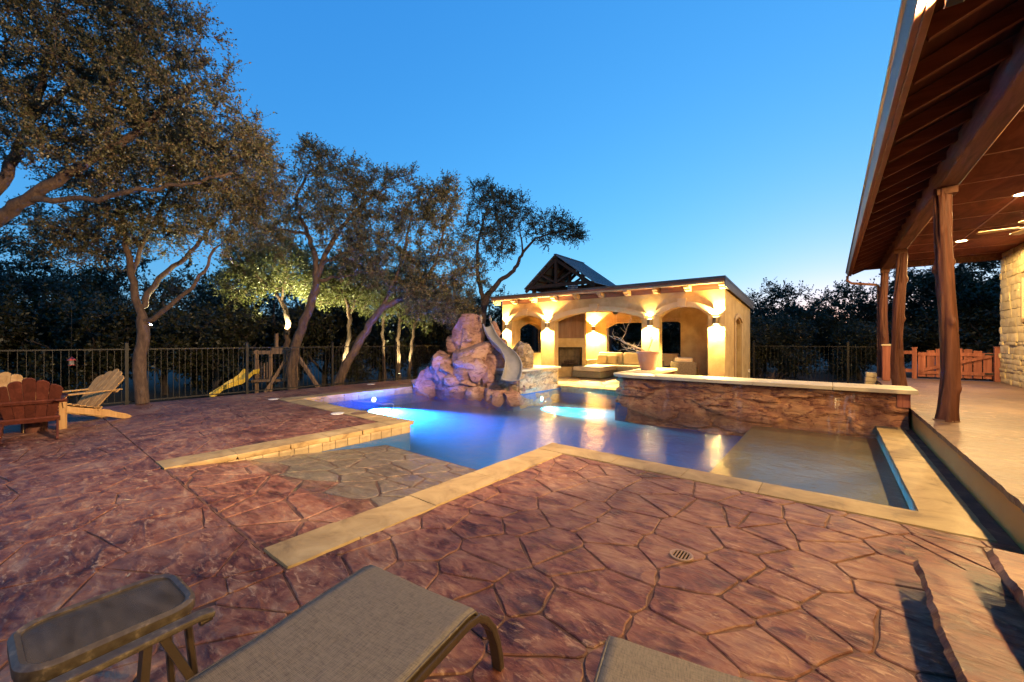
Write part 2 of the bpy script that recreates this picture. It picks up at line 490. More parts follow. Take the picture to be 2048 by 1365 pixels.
M['floodglow'] = emit('flood lens glow', (1.0, 0.72, 0.32), 0.9 * KL)
M['upglow'] = emit('tree light glow', (1.0, 0.97, 0.62), 60 * KL)
M['poolglow_b'] = emit('blue pool lamp glow', (0.45, 0.55, 1.0), 25 * KL)
M['poolglow_t'] = emit('teal pool lamp glow', (0.25, 1.0, 0.9), 18 * KL)
M['housewin'] = emit('lit window shade', (1.0, 0.82, 0.50), 3.5 * KL)
M['winframe'] = plain('tan window frame', (0.34, 0.22, 0.10), 0.5)
M['fan'] = plain('fan blade tan', (0.46, 0.33, 0.17), 0.5)
M['white'] = plain('off white paint', (0.62, 0.56, 0.46), 0.5)
M['red'] = plain('red feeder paint', (0.5, 0.06, 0.04), 0.5)
M['rust'] = plain('rusty brown stain', (0.16, 0.085, 0.04), 0.8)

def bark_mat(name, a, b_, c):
    m, nt, bs = nodes_of(name)
    mp = coords(nt, 'World', (1, 1, 0.35))
    n = noise_tex(nt, mp, 14, 8, 0.7, 0.6)
    r = ramp(nt, [(0.32, a), (0.5, b_), (0.72, c)])
    nt.links.new(n.outputs[0], r.inputs[0])
    nt.links.new(r.outputs[0], bs.inputs['Base Color'])
    bs.inputs['Roughness'].default_value = 0.9
    bump(nt, bs, n.outputs[0], 0.9, 0.03)
    return m
M['bark'] = bark_mat('oak bark', (0.03, 0.016, 0.010), (0.075, 0.043, 0.026), (0.14, 0.088, 0.055))
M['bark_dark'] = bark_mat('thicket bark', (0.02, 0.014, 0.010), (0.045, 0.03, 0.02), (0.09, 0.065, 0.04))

def leaf_mat(name, stops, trans=0.25):
    m, nt, b = nodes_of(name)
    g = nt.nodes.new('ShaderNodeNewGeometry')
    r = ramp(nt, stops)
    nt.links.new(g.outputs['Random Per Island'], r.inputs[0])
    nt.links.new(r.outputs[0], b.inputs['Base Color'])
    b.inputs['Roughness'].default_value = 0.45
    b.inputs['Specular IOR Level'].default_value = 0.4
    tr = nt.nodes.new('ShaderNodeBsdfTranslucent')
    nt.links.new(r.outputs[0], tr.inputs[0])
    mx = nt.nodes.new('ShaderNodeMixShader')
    mx.inputs[0].default_value = trans
    nt.links.new(b.outputs[0], mx.inputs[1]); nt.links.new(tr.outputs[0], mx.inputs[2])
    nt.links.new(mx.outputs[0], nt.nodes['Material Output'].inputs[0])
    return m
M['leaf_oak'] = leaf_mat('live oak leaves', [(0.0, (0.045, 0.048, 0.016)), (0.45, (0.085, 0.080, 0.028)), (0.75, (0.13, 0.105, 0.045)), (1.0, (0.20, 0.135, 0.065))])
M['leaf_green'] = leaf_mat('green oak leaves', [(0.0, (0.05, 0.06, 0.016)), (0.5, (0.095, 0.105, 0.03)), (1.0, (0.15, 0.15, 0.05))], 0.35)
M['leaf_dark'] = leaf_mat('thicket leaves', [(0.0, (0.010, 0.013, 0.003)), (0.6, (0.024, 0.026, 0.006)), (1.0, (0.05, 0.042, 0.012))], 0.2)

def water_mat():
    m, nt, b = nodes_of('pool water')
    nt.nodes.remove(b)
    tr = nt.nodes.new('ShaderNodeBsdfTransparent')
    tr.inputs[0].default_value = (0.90, 0.94, 0.95, 1)
    gl = nt.nodes.new('ShaderNodeBsdfGlossy')
    gl.inputs['Roughness'].default_value = 0.008
    mp = coords(nt, 'World', (1.0, 1.0, 1.0), (0, 0, 0.67))
    mp2 = coords(nt, 'World', (1.0, 1.7, 1.0), (0, 0, -0.67))
    n1 = noise_tex(nt, mp, 3.2, 3, 0.55, 0.3)
    n2 = noise_tex(nt, mp2, 11.0, 3, 0.55, 0.4)
    p = bump(nt, None, n1.outputs[0], 0.22, 0.06)
    p1 = bump(nt, None, n2.outputs[0], 0.22, 0.018, p)
    n3 = noise_tex(nt, coords(nt, 'World', (1.0, 2.6, 1.0), (0, 0, -0.67)), 24.0, 2, 0.5, 0.3)
    p2 = bump(nt, None, n3.outputs[0], 0.22, 0.010, p1)
    nt.links.new(p2, gl.inputs['Normal'])
    # Schlick reflectance, the same from above and below
    geo = nt.nodes.new('ShaderNodeNewGeometry')
    dt = nt.nodes.new('ShaderNodeVectorMath'); dt.operation = 'DOT_PRODUCT'
    nt.links.new(geo.outputs['Incoming'], dt.inputs[0]); nt.links.new(p2, dt.inputs[1])
    def mth(op, a, b=None):
        q = nt.nodes.new('ShaderNodeMath'); q.operation = op
        for i_, x in enumerate((a, b)):
            if x is None: continue
            if isinstance(x, (int, float)): q.inputs[i_].default_value = x
            else: nt.links.new(x, q.inputs[i_])
        return q.outputs[0]
    f5 = mth('POWER', mth('SUBTRACT', 1.0, mth('MINIMUM', mth('ABSOLUTE', dt.outputs['Value']), 1.0)), 5.0)
    refl = mth('ADD', mth('MULTIPLY', f5, 0.98), 0.02)
    mx = nt.nodes.new('ShaderNodeMixShader')
    nt.links.new(refl, mx.inputs[0]); nt.links.new(tr.outputs[0], mx.inputs[1]); nt.links.new(gl.outputs[0], mx.inputs[2])
    nt.links.new(mx.outputs[0], nt.nodes['Material Output'].inputs[0])
    return m
M['water'] = water_mat()

def glass_mat(name, tint, rough=0.12):
    m, nt, b = nodes_of(name)
    nt.nodes.remove(b)
    tr = nt.nodes.new('ShaderNodeBsdfTransparent'); tr.inputs[0].default_value = (*tint, 1)
    gl = nt.nodes.new('ShaderNodeBsdfGlossy'); gl.inputs['Roughness'].default_value = rough
    df = nt.nodes.new('ShaderNodeBsdfDiffuse'); df.inputs[0].default_value = (0.20, 0.16, 0.13, 1)
    fr = nt.nodes.new('ShaderNodeFresnel'); fr.inputs[0].default_value = 1.5
    n = noise_tex(nt, coords(nt, 'Object', (1, 3, 1)), 6, 5, 0.6)
    r = ramp(nt, [(0.3, (0.25, 0.25, 0.25)), (0.75, (0.6, 0.6, 0.6))])
    nt.links.new(n.outputs[0], r.inputs[0])
    m0 = nt.nodes.new('ShaderNodeMixShader')
    nt.links.new(r.outputs[0], m0.inputs[0]); nt.links.new(tr.outputs[0], m0.inputs[1]); nt.links.new(df.outputs[0], m0.inputs[2])
    mx = nt.nodes.new('ShaderNodeMixShader')
    nt.links.new(fr.outputs[0], mx.inputs[0]); nt.links.new(m0.outputs[0], mx.inputs[1]); nt.links.new(gl.outputs[0], mx.inputs[2])
    nt.links.new(mx.outputs[0], nt.nodes['Material Output'].inputs[0])
    return m
def sheet_mat():
    m, nt, b = nodes_of('falling water')
    nt.nodes.remove(b)
    tr = nt.nodes.new('ShaderNodeBsdfTransparent')
    df = nt.nodes.new('ShaderNodeBsdfDiffuse'); df.inputs[0].default_value = (0.6, 0.6, 0.58, 1)
    gl = nt.nodes.new('ShaderNodeBsdfGlossy'); gl.inputs['Roughness'].default_value = 0.2
    n = noise_tex(nt, coords(nt, 'World', (22, 22, 1.2)), 1.0, 4, 0.6)
    r = ramp(nt, [(0.48, (0.0, 0.0, 0.0)), (0.75, (0.2, 0.2, 0.2))])
    nt.links.new(n.outputs[0], r.inputs[0])
    a = nt.nodes.new('ShaderNodeMixShader'); a.inputs[0].default_value = 0.4
    nt.links.new(df.outputs[0], a.inputs[1]); nt.links.new(gl.outputs[0], a.inputs[2])
    mx = nt.nodes.new('ShaderNodeMixShader')
    nt.links.new(r.outputs[0], mx.inputs[0]); nt.links.new(tr.outputs[0], mx.inputs[1]); nt.links.new(a.outputs[0], mx.inputs[2])
    nt.links.new(mx.outputs[0], nt.nodes['Material Output'].inputs[0])
    return m
M['sheet'] = sheet_mat()
M['tableglass'] = glass_mat('dusty obscured glass', (0.55, 0.5, 0.48))
M['windowglass'] = glass_mat('window glass', (0.8, 0.8, 0.8), 0.03)

def lamp(name, kind, loc, watts, color, parent=None, radius=0.05, rot=None, spot=None, blend=0.3):
    l = bpy.data.lights.new(name, kind)
    l.energy = watts * KL
    l.color = color
    if kind in ('POINT', 'SPOT'): l.shadow_soft_size = radius
    if kind == 'SPOT':
        l.spot_size = R(spot); l.spot_blend = blend
    if kind == 'AREA':
        l.shape = 'DISK'; l.size = radius
    o = bpy.data.objects.new(name, l)
    col.objects.link(o)
    if parent is not None: o.parent = parent
    o.location = loc
    if rot is not None: o.rotation_euler = rot
    return o

def aim(frm, to):
    return (Vector(to) - Vector(frm)).to_track_quat('-Z', 'Y').to_euler()
WARM = (1.0, 0.72, 0.26)
#==PART2==
# ------------------------------------------------------------------ ground and patio
WATER = -0.09
PFLOOR = -0.52
g = MB()
BIG = 400
hx0, hx1, hy0, hy1 = -12.61, 9.0, -8.0, 17.6
def terrain_z(x, y):
    if x <= hx0 + 1e-6: return -0.26 - min(0.45, (hx0 - x) * 0.12)
    return -0.26
for (x0, x1, y0, y1) in ((-BIG, hx0, -BIG, BIG), (hx1, BIG, -BIG, BIG), (hx0, hx1, hy1, BIG), (hx0, hx1, -BIG, hy0)):
    xs = [x0, x1] if x1 > hx0 + 1 else [x0, -40, -20, -16.4, -14.5, x1]
    for a, b in zip(xs, xs[1:]):
        g.add([(a, y0, terrain_z(a, 0)), (b, y0, terrain_z(b, 0)), (b, y1, terrain_z(b, 0)), (a, y1, terrain_z(a, 0))], [(0, 1, 2, 3)])
tag(g.build('ground', M['soil'], recalc=False), 'dark bare soil under the trees beyond the fence', kind='structure')

def slab_boxes():
    return [(-12.6, 1.04, -6, 1.078), (-12.6, -5.97, 1.07, 4.49), (-3.03, 1.04, 1.07, 4.72), (-12.6, -10.47, 4.49, 17.5),
            (-10.47, -6.92, 8.72, 17.5), (-6.92, -4.19, 11.17, 17.5), (-4.19, 1.04, 9.37, 17.5), (0.65, 1.04, 4.72, 9.37)]
s = MB()
for (x0, x1, y0, y1) in slab_boxes():
    s.box(x0, x1, y0, y1, -1.75, -0.009)
patio = tag(s.build('patio', M['deck_joint']), 'red brown stamped concrete patio around the pool', kind='structure')

def clip_half(poly, px, py, nx, ny):
    """keep the side where (p - (px,py)).n <= 0"""
    out = []
    n = len(poly)
    for i in range(n):
        a, b = poly[i], poly[(i + 1) % n]
        da = (a[0] - px) * nx + (a[1] - py) * ny
        db = (b[0] - px) * nx + (b[1] - py) * ny
        if da <= 0: out.append(a)
        if (da < 0 < db) or (db < 0 < da):
            t = da / (da - db)
            out.append((a[0] + (b[0] - a[0]) * t, a[1] + (b[1] - a[1]) * t))
    return out

def flagstones(rect, sx, sy, gap, seed, holes=()):
    """irregular polygon stones that fill a rectangle"""
    r = random.Random(seed)
    x0, x1, y0, y1 = rect
    seeds = []
    j = 0
    y = y0 - sy
    while y < y1 + 2 * sy:
        x = x0 - sx + (0.5 * sx if j % 2 else 0)
        while x < x1 + 2 * sx:
            seeds.append((x + r.uniform(-0.5, 0.5) * sx, y + r.uniform(-0.5, 0.5) * sy))
            x += sx * r.uniform(0.85, 1.15)
        y += sy
        j += 1
    A = np.array(seeds)
    polys = []
    for i, (cx, cy) in enumerate(seeds):
        if not (x0 - sx < cx < x1 + sx and y0 - sy < cy < y1 + sy): continue
        dd = np.hypot((A[:, 0] - cx), (A[:, 1] - cy))
        near = np.argsort(dd)[1:20]
        h = gap / 2
        poly = [(x0 + h, y0 + h), (x1 - h, y0 + h), (x1 - h, y1 - h), (x0 + h, y1 - h)]
        for k in near:
            nx, ny = A[k][0] - cx, A[k][1] - cy
            L = math.hypot(nx, ny); nx /= L; ny /= L
            poly = clip_half(poly, cx + nx * (L / 2 - h), cy + ny * (L / 2 - h), nx, ny)
            if len(poly) < 3: break
        if len(poly) < 3: continue
        ar = 0.5 * abs(sum(poly[q][0] * poly[(q + 1) % len(poly)][1] - poly[(q + 1) % len(poly)][0] * poly[q][1] for q in range(len(poly))))
        if ar < 0.008: continue
        # wavy edges, rounded corners
        pts = []
        n = len(poly)
        for q in range(n):
            a, b = Vector(poly[q]), Vector(poly[(q + 1) % n])
            L = (b - a).length
            if L < 0.03: 
                pts.append(a.lerp(b, 0.5)); continue
            cr = min(0.022, L * 0.25)
            u = (b - a) / L
            pts.append(a + u * cr)
            if L > 0.16:
                nrm = Vector((-u.y, u.x))
                for t in ((0.35, 0.66) if L > 0.3 else (0.5,)):
                    pts.append(a.lerp(b, t) + nrm * r.uniform(0.0, 0.012))
            pts.append(b - u * cr)
        polys.append([(p.x, p.y) for p in pts])
    return polys

def stone_mesh(poly, zf, r, depth=0.0085, inset=0.011, drop=0.004, tilt=0.003):
    m = MB()
    n = len(poly)
    cx = sum(p[0] for p in poly) / n
    cy = sum(p[1] for p in poly) / n
    dz = r.uniform(-0.5, 0.4) * tilt
    tx, ty = r.uniform(-1, 1) * tilt, r.uniform(-1, 1) * tilt
    def zz(x, y): return zf(x, y) + dz + (x - cx) * tx + (y - cy) * ty
    rings = []
    for (ins, dd) in ((0.0, depth), (0.0, drop + 0.003), (inset, 0.0)):
        ring = []
        for (x, y) in poly:
            L = math.hypot(x - cx, y - cy)
            k = max(0.2, 1 - ins / max(L, 1e-3))
            X, Y = cx + (x - cx) * k, cy + (y - cy) * k
            ring.append((X, Y, zz(X, Y) - dd))
        rings.append(ring)
    vs = rings[0] + rings[1] + rings[2] + [(cx, cy, zz(cx, cy) + r.uniform(-0.2, 0.5) * tilt)]
    fs = []
    for k in (0, 1):
        fs += [(k * n + i, k * n + (i + 1) % n, (k + 1) * n + (i + 1) % n, (k + 1) * n + i) for i in range(n)]
    fs += [(2 * n + i, 2 * n + (i + 1) % n, 3 * n) for i in range(n)]
    m.add(vs, fs)
    return m, (cx, cy)

def px_size(x, y, z=0.0):
    r_ = x * CA + y * SA
    d = -x * SA + y * CA
    if d < 0.6: return 0
    u, v = CX + F * r_ / d, CY - F * (z - CAMH) / d
    if not (-150 < u < 2200 and v < 1480): return 0
    return 1.0 / d ** 3

flat = lambda x, y: 0.0
slope = lambda x, y: -(y - 1.08) * 0.11
all_stones = []
for rect, gap, sx, sy, seed in (((-2.70, 1.03, -1.6, 4.42), 0.007, 0.40, 0.32, 3), ((-12.55, -2.70, -5.0, 1.0815), 0.003, 0.66, 0.52, 4),
                                ((-12.55, -6.33, 1.085, 4.115), 0.003, 0.66, 0.52, 5), ((-12.55, -10.86, 4.12, 8.5), 0.004, 0.6, 0.5, 6)):
    rr = random.Random(seed)
    for poly in flagstones(rect, sx, sy, gap, seed):
        m, c = stone_mesh(poly, flat, rr, inset=0.006 if seed == 3 else 0.004, drop=0.0024 if seed == 3 else 0.0006, tilt=0.003 if seed == 3 else 0.0005)
        all_stones.append((px_size(*c) * (1.0 if seed == 3 else 0.35), m))
all_stones.sort(key=lambda t: -t[0])
rest = MB()
for i, (sz, m) in enumerate(all_stones):
    if i < 290 and sz > 0:
        m.build('stone', M['deck'], patio)
    else:
        rest.add(m.v, m.f)
tag(rest.build('stone_field', M['deck'], patio), kind='stuff')

# ------------------------------------------------------------------ pool
outline = [(-10.45, 4.5), (-5.95, 4.5), (-5.95, 1.081), (-3.05, 1.081), (-3.05, 4.74), (0.63, 4.74), (0.63, 9.35), (-4.2, 9.35), (-4.2, 11.15), (-6.9, 11.15), (-6.9, 8.7), (-10.45, 8.7)]
b = MB()
n = len(outline)
vs = [(x, y, -0.07) for x, y in outline] + [(x, y, PFLOOR) for x, y in outline]
b.add(vs, [(i, (i + 1) % n, n + (i + 1) % n, n + i) for i in range(n)])
for (x0, x1, y0, y1) in ((-10.45, -6.9, 4.5, 8.7), (-6.9, -4.2, 4.5, 11.15), (-4.2, 0.63, 4.5, 9.35), (-5.95, -3.05, 1.09, 4.5)):
    b.add([(x0, y0, PFLOOR), (x1, y0, PFLOOR), (x1, y1, PFLOOR), (x0, y1, PFLOOR)], [(0, 1, 2, 3)])
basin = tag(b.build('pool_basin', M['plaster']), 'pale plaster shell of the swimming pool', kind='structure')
sh = MB().box(-1.24, 0.625, 4.745, 9.345, PFLOOR + 0.002, -0.24)
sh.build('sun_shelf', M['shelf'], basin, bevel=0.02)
bs = MB().prism([(1.082, PFLOOR + 0.003), (4.02, PFLOOR + 0.003), (4.02, slope(0, 4.02) - 0.009), (1.082, slope(0, 1.082) - 0.009)], -5.945, -3.055, 'x')
beach = tag(bs.build('beach_entry', M['deck_joint']), 'sloping flagstone beach entry that runs into the pool', kind='structure')
rr = random.Random(11)
for poly in flagstones((-5.94, -3.06, 1.088, 4.0), 0.46, 0.40, 0.02, 12):
    m, c = stone_mesh(poly, slope, rr)
    m.build('stone', M['deck'] if c[1] < 2.05 else M['beach'], beach)
w = MB()
for (x0, x1, y0, y1) in ((-10.445, -6.9, 4.505, 8.69), (-6.9, -5.945, 4.505, 11.14), (-5.945, -4.2, 1.1, 11.14), (-4.2, -3.055, 1.1, 9.34), (-3.055, 0.62, 4.75, 9.34)):
    w.add([(x0, y0, WATER), (x1, y0, WATER), (x1, y1, WATER), (x0, y1, WATER)], [(0, 1, 2, 3)])
tag(w.build('pool_water', M['water'], recalc=False), 'still blue pool water with ripples and lamp reflections', kind='structure')

# waterline tiles
def tile_run(fixed, a0, a1, axis, sign, zt=-0.068, h=0.13, wdt=0.20):
    a = a0
    while a < a1 - 0.05:
        e = min(a + wdt, a1)
        t = MB()
        j = rnd.uniform(0, 0.003)
        f0, f1 = sorted((fixed, fixed + sign * (0.014 + j)))
        if axis == 'y': t.box(f0, f1, a + 0.003, e - 0.003, zt - h, zt)
        else: t.box(a + 0.003, e - 0.003, f0, f1, zt - h, zt)
        t.build('tile', M['tile'], basin, bevel=0.003)
        a = e
tile_run(-5.95, 1.5, 4.5, 'y', 1)
tile_run(-10.45, 4.52, 8.6, 'y', 1)
tile_run(11.15, -6.85, -4.25, 'x', -1)
tile_run(0.63, 4.78, 9.3, 'y', -1, -0.066, 0.172)

# coping stones
coping = thing('pool_coping', 'tan limestone coping stones round the pool edge', 'coping')
def cope_run(x0, x1, y0, y1, axis, lo=0.5, hi=0.85, z1=0.012, th=0.075, rough=0.0):
    a, e = (x0, x1) if axis == 'x' else (y0, y1)
    while a < e - 0.02:
        L = rnd.uniform(lo, hi)
        if e - (a + L) < lo * 0.6: L = e - a
        c = MB()
        dz = rnd.uniform(-0.003, 0.003)
        j = lambda: rnd.uniform(-0.006, 0.006)
        if axis == 'x': bx = (a + 0.003, a + L - 0.003, y0 + j(), y1 + j())
        else: bx = (x0 + j(), x1 + j(), a + 0.003, a + L - 0.003)
        nu, nv = max(2, int(L / 0.12)), 3
        # slightly uneven slab
        top = [[(bx[0] + (bx[1] - bx[0]) * (i / nu if axis == 'x' else i / nv) , bx[2] + (bx[3] - bx[2]) * (k / nv if axis == 'x' else k / nu)) for i in range((nu if axis == 'x' else nv) + 1)] for k in range((nv if axis == 'x' else nu) + 1)]
        NX, NY = len(top[0]), len(top)
        vs, fs = [], []
        for k in range(NY):
            for i in range(NX):
                x, y = top[k][i]
                ed = i in (0, NX - 1) or k in (0, NY - 1)
                q = 0.007 if ed else 0.014
                x += nz((x * 7, y * 7, 1.0)) * q
                y += nz((x * 7, y * 7, 9.0)) * q
                vs.append((x, y, z1 + dz + nz((x * 5, y * 5, 4)) * 0.004 - (0.006 if ed else 0)))
        for k in range(NY - 1):
            for i in range(NX - 1): fs.append((k * NX + i, k * NX + i + 1, (k + 1) * NX + i + 1, (k + 1) * NX + i))
        rim = [i for i in range(NX)] + [k * NX + NX - 1 for k in range(1, NY)] + [(NY - 1) * NX + i for i in range(NX - 2, -1, -1)] + [k * NX for k in range(NY - 2, 0, -1)]
        m0 = len(vs)
        for q_, dd, ins in ((0, 0.03, -0.004), (1, th, 0.012)):
            for v_ in rim:
                x, y, z = vs[v_]
                cx_, cy_ = (bx[0] + bx[1]) / 2, (bx[2] + bx[3]) / 2
                dx_, dy_ = cx_ - x, cy_ - y
                L_ = max(1e-3, math.hypot(dx_, dy_))
                k_ = (ins + nz((x * 18, y * 18, q_ * 3.0)) * 0.010 * (1 + rough)) / L_
                vs.append((x + dx_ * k_, y + dy_ * k_, z1 + dz - dd))
        nr = len(rim)
        for i in range(nr):
            i2 = (i + 1) % nr
            fs.append((rim[i], rim[i2], m0 + i2, m0 + i))
            fs.append((m0 + i, m0 + i2, m0 + nr + i2, m0 + nr + i))
        fs.append(tuple(m0 + nr + i for i in range(nr)))
        c.add(vs, fs)
        c.build('coping_stone', M['coping'], coping, autosmooth=38)
        a += L
cope_run(-6.32, -5.91, 1.08, 4.55, 'y', rough=0.8)
cope_run(-10.85, -6.325, 4.12, 4.55, 'x')
cope_run(-10.85, -10.41, 4.555, 8.75, 'y')
cope_run(-3.09, -2.71, 1.10, 4.425, 'y', 0.5, 0.9)
cope_run(-3.09, 0.935, 4.43, 4.79, 'x', 0.7, 1.1)
cope_run(0.585, 0.935, 4.795, 9.3, 'y', 0.8, 1.2)
cope_run(-6.88, -4.22, 11.10, 11.48, 'x')
MB().lathe([(0, 0), (0.13, 0), (0.16, -0.001)], 18, (0, 0, 0)).build('rust_stain', M['rust'], coping).location = (-7.35, 4.33, 0.016)

# pool lamps set in the walls
def pool_lamp(label, x, y, z, mat, colr, watts, tilt):
    t = thing('pool_lamp', label, 'pool light', (x, y, z), 0, 'lamps under the water')
    MB().lathe([(0.0, 0.0), (0.085, 0.0), (0.085, 0.02), (0.07, 0.03)], 20).build('rim', M['sconce'], t).rotation_euler = (0, R(90), 0)
    q = MB().lathe([(0.0, 0.045), (0.04, 0.042), (0.069, 0.032)], 20).build('lens', mat, t)
    q.rotation_euler = (0, R(90), 0)
    l = lamp('lamp', 'AREA', (0.07, 0, 0), watts, colr, t, 0.2, (0, R(-90 + tilt), 0))
    l.data.spread = R(80)
    return t
pool_lamp('bright blue underwater lamp in the far left pool wall', -10.448, 6.6, -0.26, M['poolglow_b'], (0.03, 0.30, 1.0), 11000, 37)
pool_lamp('teal underwater lamp in the wall beside the slide', -6.73, 9.8, -0.26, M['poolglow_t'], (0.03, 0.85, 0.70), 1500, 37)

# ------------------------------------------------------------------ porch, house
pf = MB().box(1.05, 3.6, -6, 16.95, -0.6, 0.275)
pw = tag(pf.build('porch_wall', M['stucco_dark']), 'low ochre stucco retaining wall along the raised porch', kind='structure')
def porch_top(u, v):
    x = 1.02 + (3.56 - 1.02) * u
    y = -6 + 22.93 * v
    if u == 0: x += nz((y * 6, 0, 2)) * 0.014 + nz((y * 21, 0, 5)) * 0.006
    return (x, y, 0.34)
q = MB().grid(porch_top, 2, 260)
nv = 261
base = len(q.v)
q.v += [(q.v[j * 3][0] + 0.008, q.v[j * 3][1], 0.276) for j in range(nv)]
q.f += [(j * 3, (j + 1) * 3, base + j + 1, base + j) for j in range(nv - 1)]
tag(q.build('porch_floor', M['porch'], autosmooth=40), 'raised tan stained concrete porch floor', kind='structure')

steps = thing('porch_steps', 'two red brown rough edged concrete steps up to the porch', 'steps', (0, 0, 0))
def step(x0, x1, y0, y1, z0, z1, seed):
    # rough cleft nosing overhanging the riser
    rr = random.Random(seed)
    m = MB()
    N = 110
    prof = [(0.05, z0), (0.045, z1 - 0.07), (0.0, z1 - 0.06), (-0.012, z1 - 0.03), (0.006, z1), (x1 - x0, z1)]
    vs = []
    for i in range(N + 1):
        y = y0 + (y1 - y0) * i / N
        for k, (dx, z) in enumerate(prof):
            w_ = (nz((y * 2.2, z * 9, seed)) * 0.016 + nz((y * 9, z * 25, seed + 3)) * 0.010 + nz((y * 31, z * 40, seed + 7)) * 0.006) if 1 < k < 5 else 0
            vs.append((x0 + dx + w_, y, z + (nz((y * 4, dx, seed)) * 0.004 if k >= 4 else 0)))
    K = len(prof)
    fs = [(i * K + k, i * K + k + 1, (i + 1) * K + k + 1, (i + 1) * K + k) for i in range(N) for k in range(K - 1)]
    fs += [tuple(range(K))[::-1], tuple(N * K + k for k in range(K))]
    m.add(vs, fs)
    o = m.build('step', M['deck'], steps, autosmooth=35)
    return o
step(0.39, 0.72, 0.4, 3.33, 0.0, 0.17, 1)
step(0.66, 1.045, 0.4, 3.29, 0.0, 0.338, 2)

house = thing('stone_house', 'chopped limestone house wall at the right edge', 'house', (3.6, 16.6, 0))
hw = MB().box(3.60 - 3.6, 9.0 - 3.6, -6 - 16.6, 16.62 - 16.6, 0.0, 4.2).build('wall', M['mortar'], house)
z = 0.345
while z < 3.76:
    h = rnd.choice((0.09, 0.13, 0.17, 0.22))
    y = 13.3 + rnd.uniform(-0.3, 0)
    while y < 16.66:
        L = rnd.uniform(0.18, 0.52)
        e = min(y + L, 16.66)
        if e - y > 0.06 and not (14.0 < (y + e) / 2 < 15.02 and 1.9 < z + h / 2 < 3.05):
            zt = min(z + h - 0.008, 3.775)
            j = rnd.uniform(0.0, 0.035)
            s_ = MB()
            def fn(u, v, y=y, e=e, z=z, zt=zt, j=j):
                ed = u in (0, 1) or v in (0, 1)
                yy = y + 0.006 + (e - y - 0.012) * u
                q_ = z + (zt - z) * v
                return (-0.03 - j - (0.0 if ed else 0.012) + nz((yy * 9, q_ * 9, 3)) * 0.012, yy - 16.6 + nz((yy * 8, q_ * 8, 7)) * 0.008, q_ + nz((yy * 8, q_ * 8, 13)) * 0.008)
            s_.grid(fn, 3, 3)
            nb = len(s_.v)
            rim = [0, 1, 2, 3, 7, 11, 15, 14, 13, 12, 8, 4]
            s_.v += [(0.005, s_.v[i][1], s_.v[i][2]) for i in rim]
            s_.f += [(rim[i], rim[(i + 1) % 12], nb + (i + 1) % 12, nb + i) for i in range(12)]
            s_.build('stone', M['housestone'], hw, autosmooth=60)
        y = e
    z += h
wf = MB()
for (a, b_, c, d_) in ((14.0, 15.02, 1.9, 1.98), (14.0, 15.02, 2.97, 3.05), (14.0, 14.08, 1.98, 2.97), (14.94, 15.02, 1.98, 2.97)):
    wf.box(-0.075, -0.004, a - 16.6, b_ - 16.6, c, d_)
wn_ = wf.build('window', M['winframe'], house)
MB().box(-0.03, -0.012, 14.08 - 16.6, 14.94 - 16.6, 1.98, 2.97).build('pane', M['housewin'], wn_)

# covered porch roof
roof = thing('porch_roof', 'stained timber porch roof with exposed rafters and gutter', 'roof', (0, 0, 0))
YA, YB = -4.0, 16.55
MB().box(1.16, 1.37, YA, YB, 3.58, 3.90).build('beam', M['beam'], roof, bevel=0.012)
sl = (3.93 - 3.52) / (1.16 - 0.5)
y = -3.85
while y < YB:
    MB().bar([(0.50, y, 3.585), (1.9, y, 3.585 + 1.4 * sl * 0.72)], 0.05, 0.13).build('rafter', M['rafter'], roof)
    y += 0.6
q = MB()
x0, z0 = 0.46, 3.655
x1, z1 = 9.0, 3.655 + (9.0 - 0.46) * sl * 0.72
q.add([(x0, YA, z0), (x1, YA, z1), (x1, YB + 0.05, z1), (x0, YB + 0.05, z0), (x0, YA, z0 + 0.05), (x1, YA, z1 + 0.05), (x1, YB + 0.05, z1 + 0.05), (x0, YB + 0.05, z0 + 0.05)],
      [(0, 1, 2, 3), (4, 7, 6, 5), (0, 4, 5, 1), (3, 2, 6, 7), (0, 3, 7, 4), (1, 5, 6, 2)])
q.build('roof_deck', M['roofdeck'], roof)
MB().box(0.452, 0.498, YA, YB + 0.05, 3.50, 3.652).build('fascia', M['fascia'], roof, bevel=0.004)
gp = [(0.448, 3.505), (0.412, 3.505), (0.405, 3.515), (0.372, 3.60), (0.352, 3.615), (0.352, 3.645), (0.36, 3.645), (0.362, 3.62), (0.38, 3.605), (0.412, 3.53), (0.442, 3.53), (0.442, 3.648), (0.448, 3.648)]
gut = MB().prism([(x, z) for x, z in gp], YA, YB + 0.08, 'y').build('gutter', M['gutter'], roof)
gut.data.materials.append(M['fascia'])
for p in gut.data.polygons:
    if p.normal.z < -0.8: p.material_index = 1
dsp = MB().bar([(0.40, YB + 0.03, 3.52), (0.40, YB + 0.03, 3.36), (0.50, YB + 0.0, 3.27), (1.08, YB - 0.1, 3.16), (1.12, YB - 0.1, 3.10), (1.12, YB - 0.1, 0.36)], 0.07, 0.06, (0, 1, 0.01))
dsp.build('downspout', M['fascia'], gut, bevel=0.01)
ce = MB().box(1.371, 3.6, YA, YB, 3.78, 3.83).build('ceiling', M['ceiling'], roof)
y = -3.4
while y < YB - 0.3:
    MB().box(1.372, 3.59, y, y + 0.022, 3.772, 3.779).build('batten', M['batten'], ce)
    y += 1.22
for x in (2.35,):
    MB().box(x - 0.011, x + 0.011, YA, YB, 3.7715, 3.7785).build('batten', M['batten'], ce)
MB().box(0.46, 3.6, YB + 0.052, YB + 0.10, 3.66, 3.90).build('end_board', M['rafter'], roof)
MB().box(1.371, 3.6, YB - 0.12, YB, 3.62, 3.779).build('end_beam', M['beam'], roof)

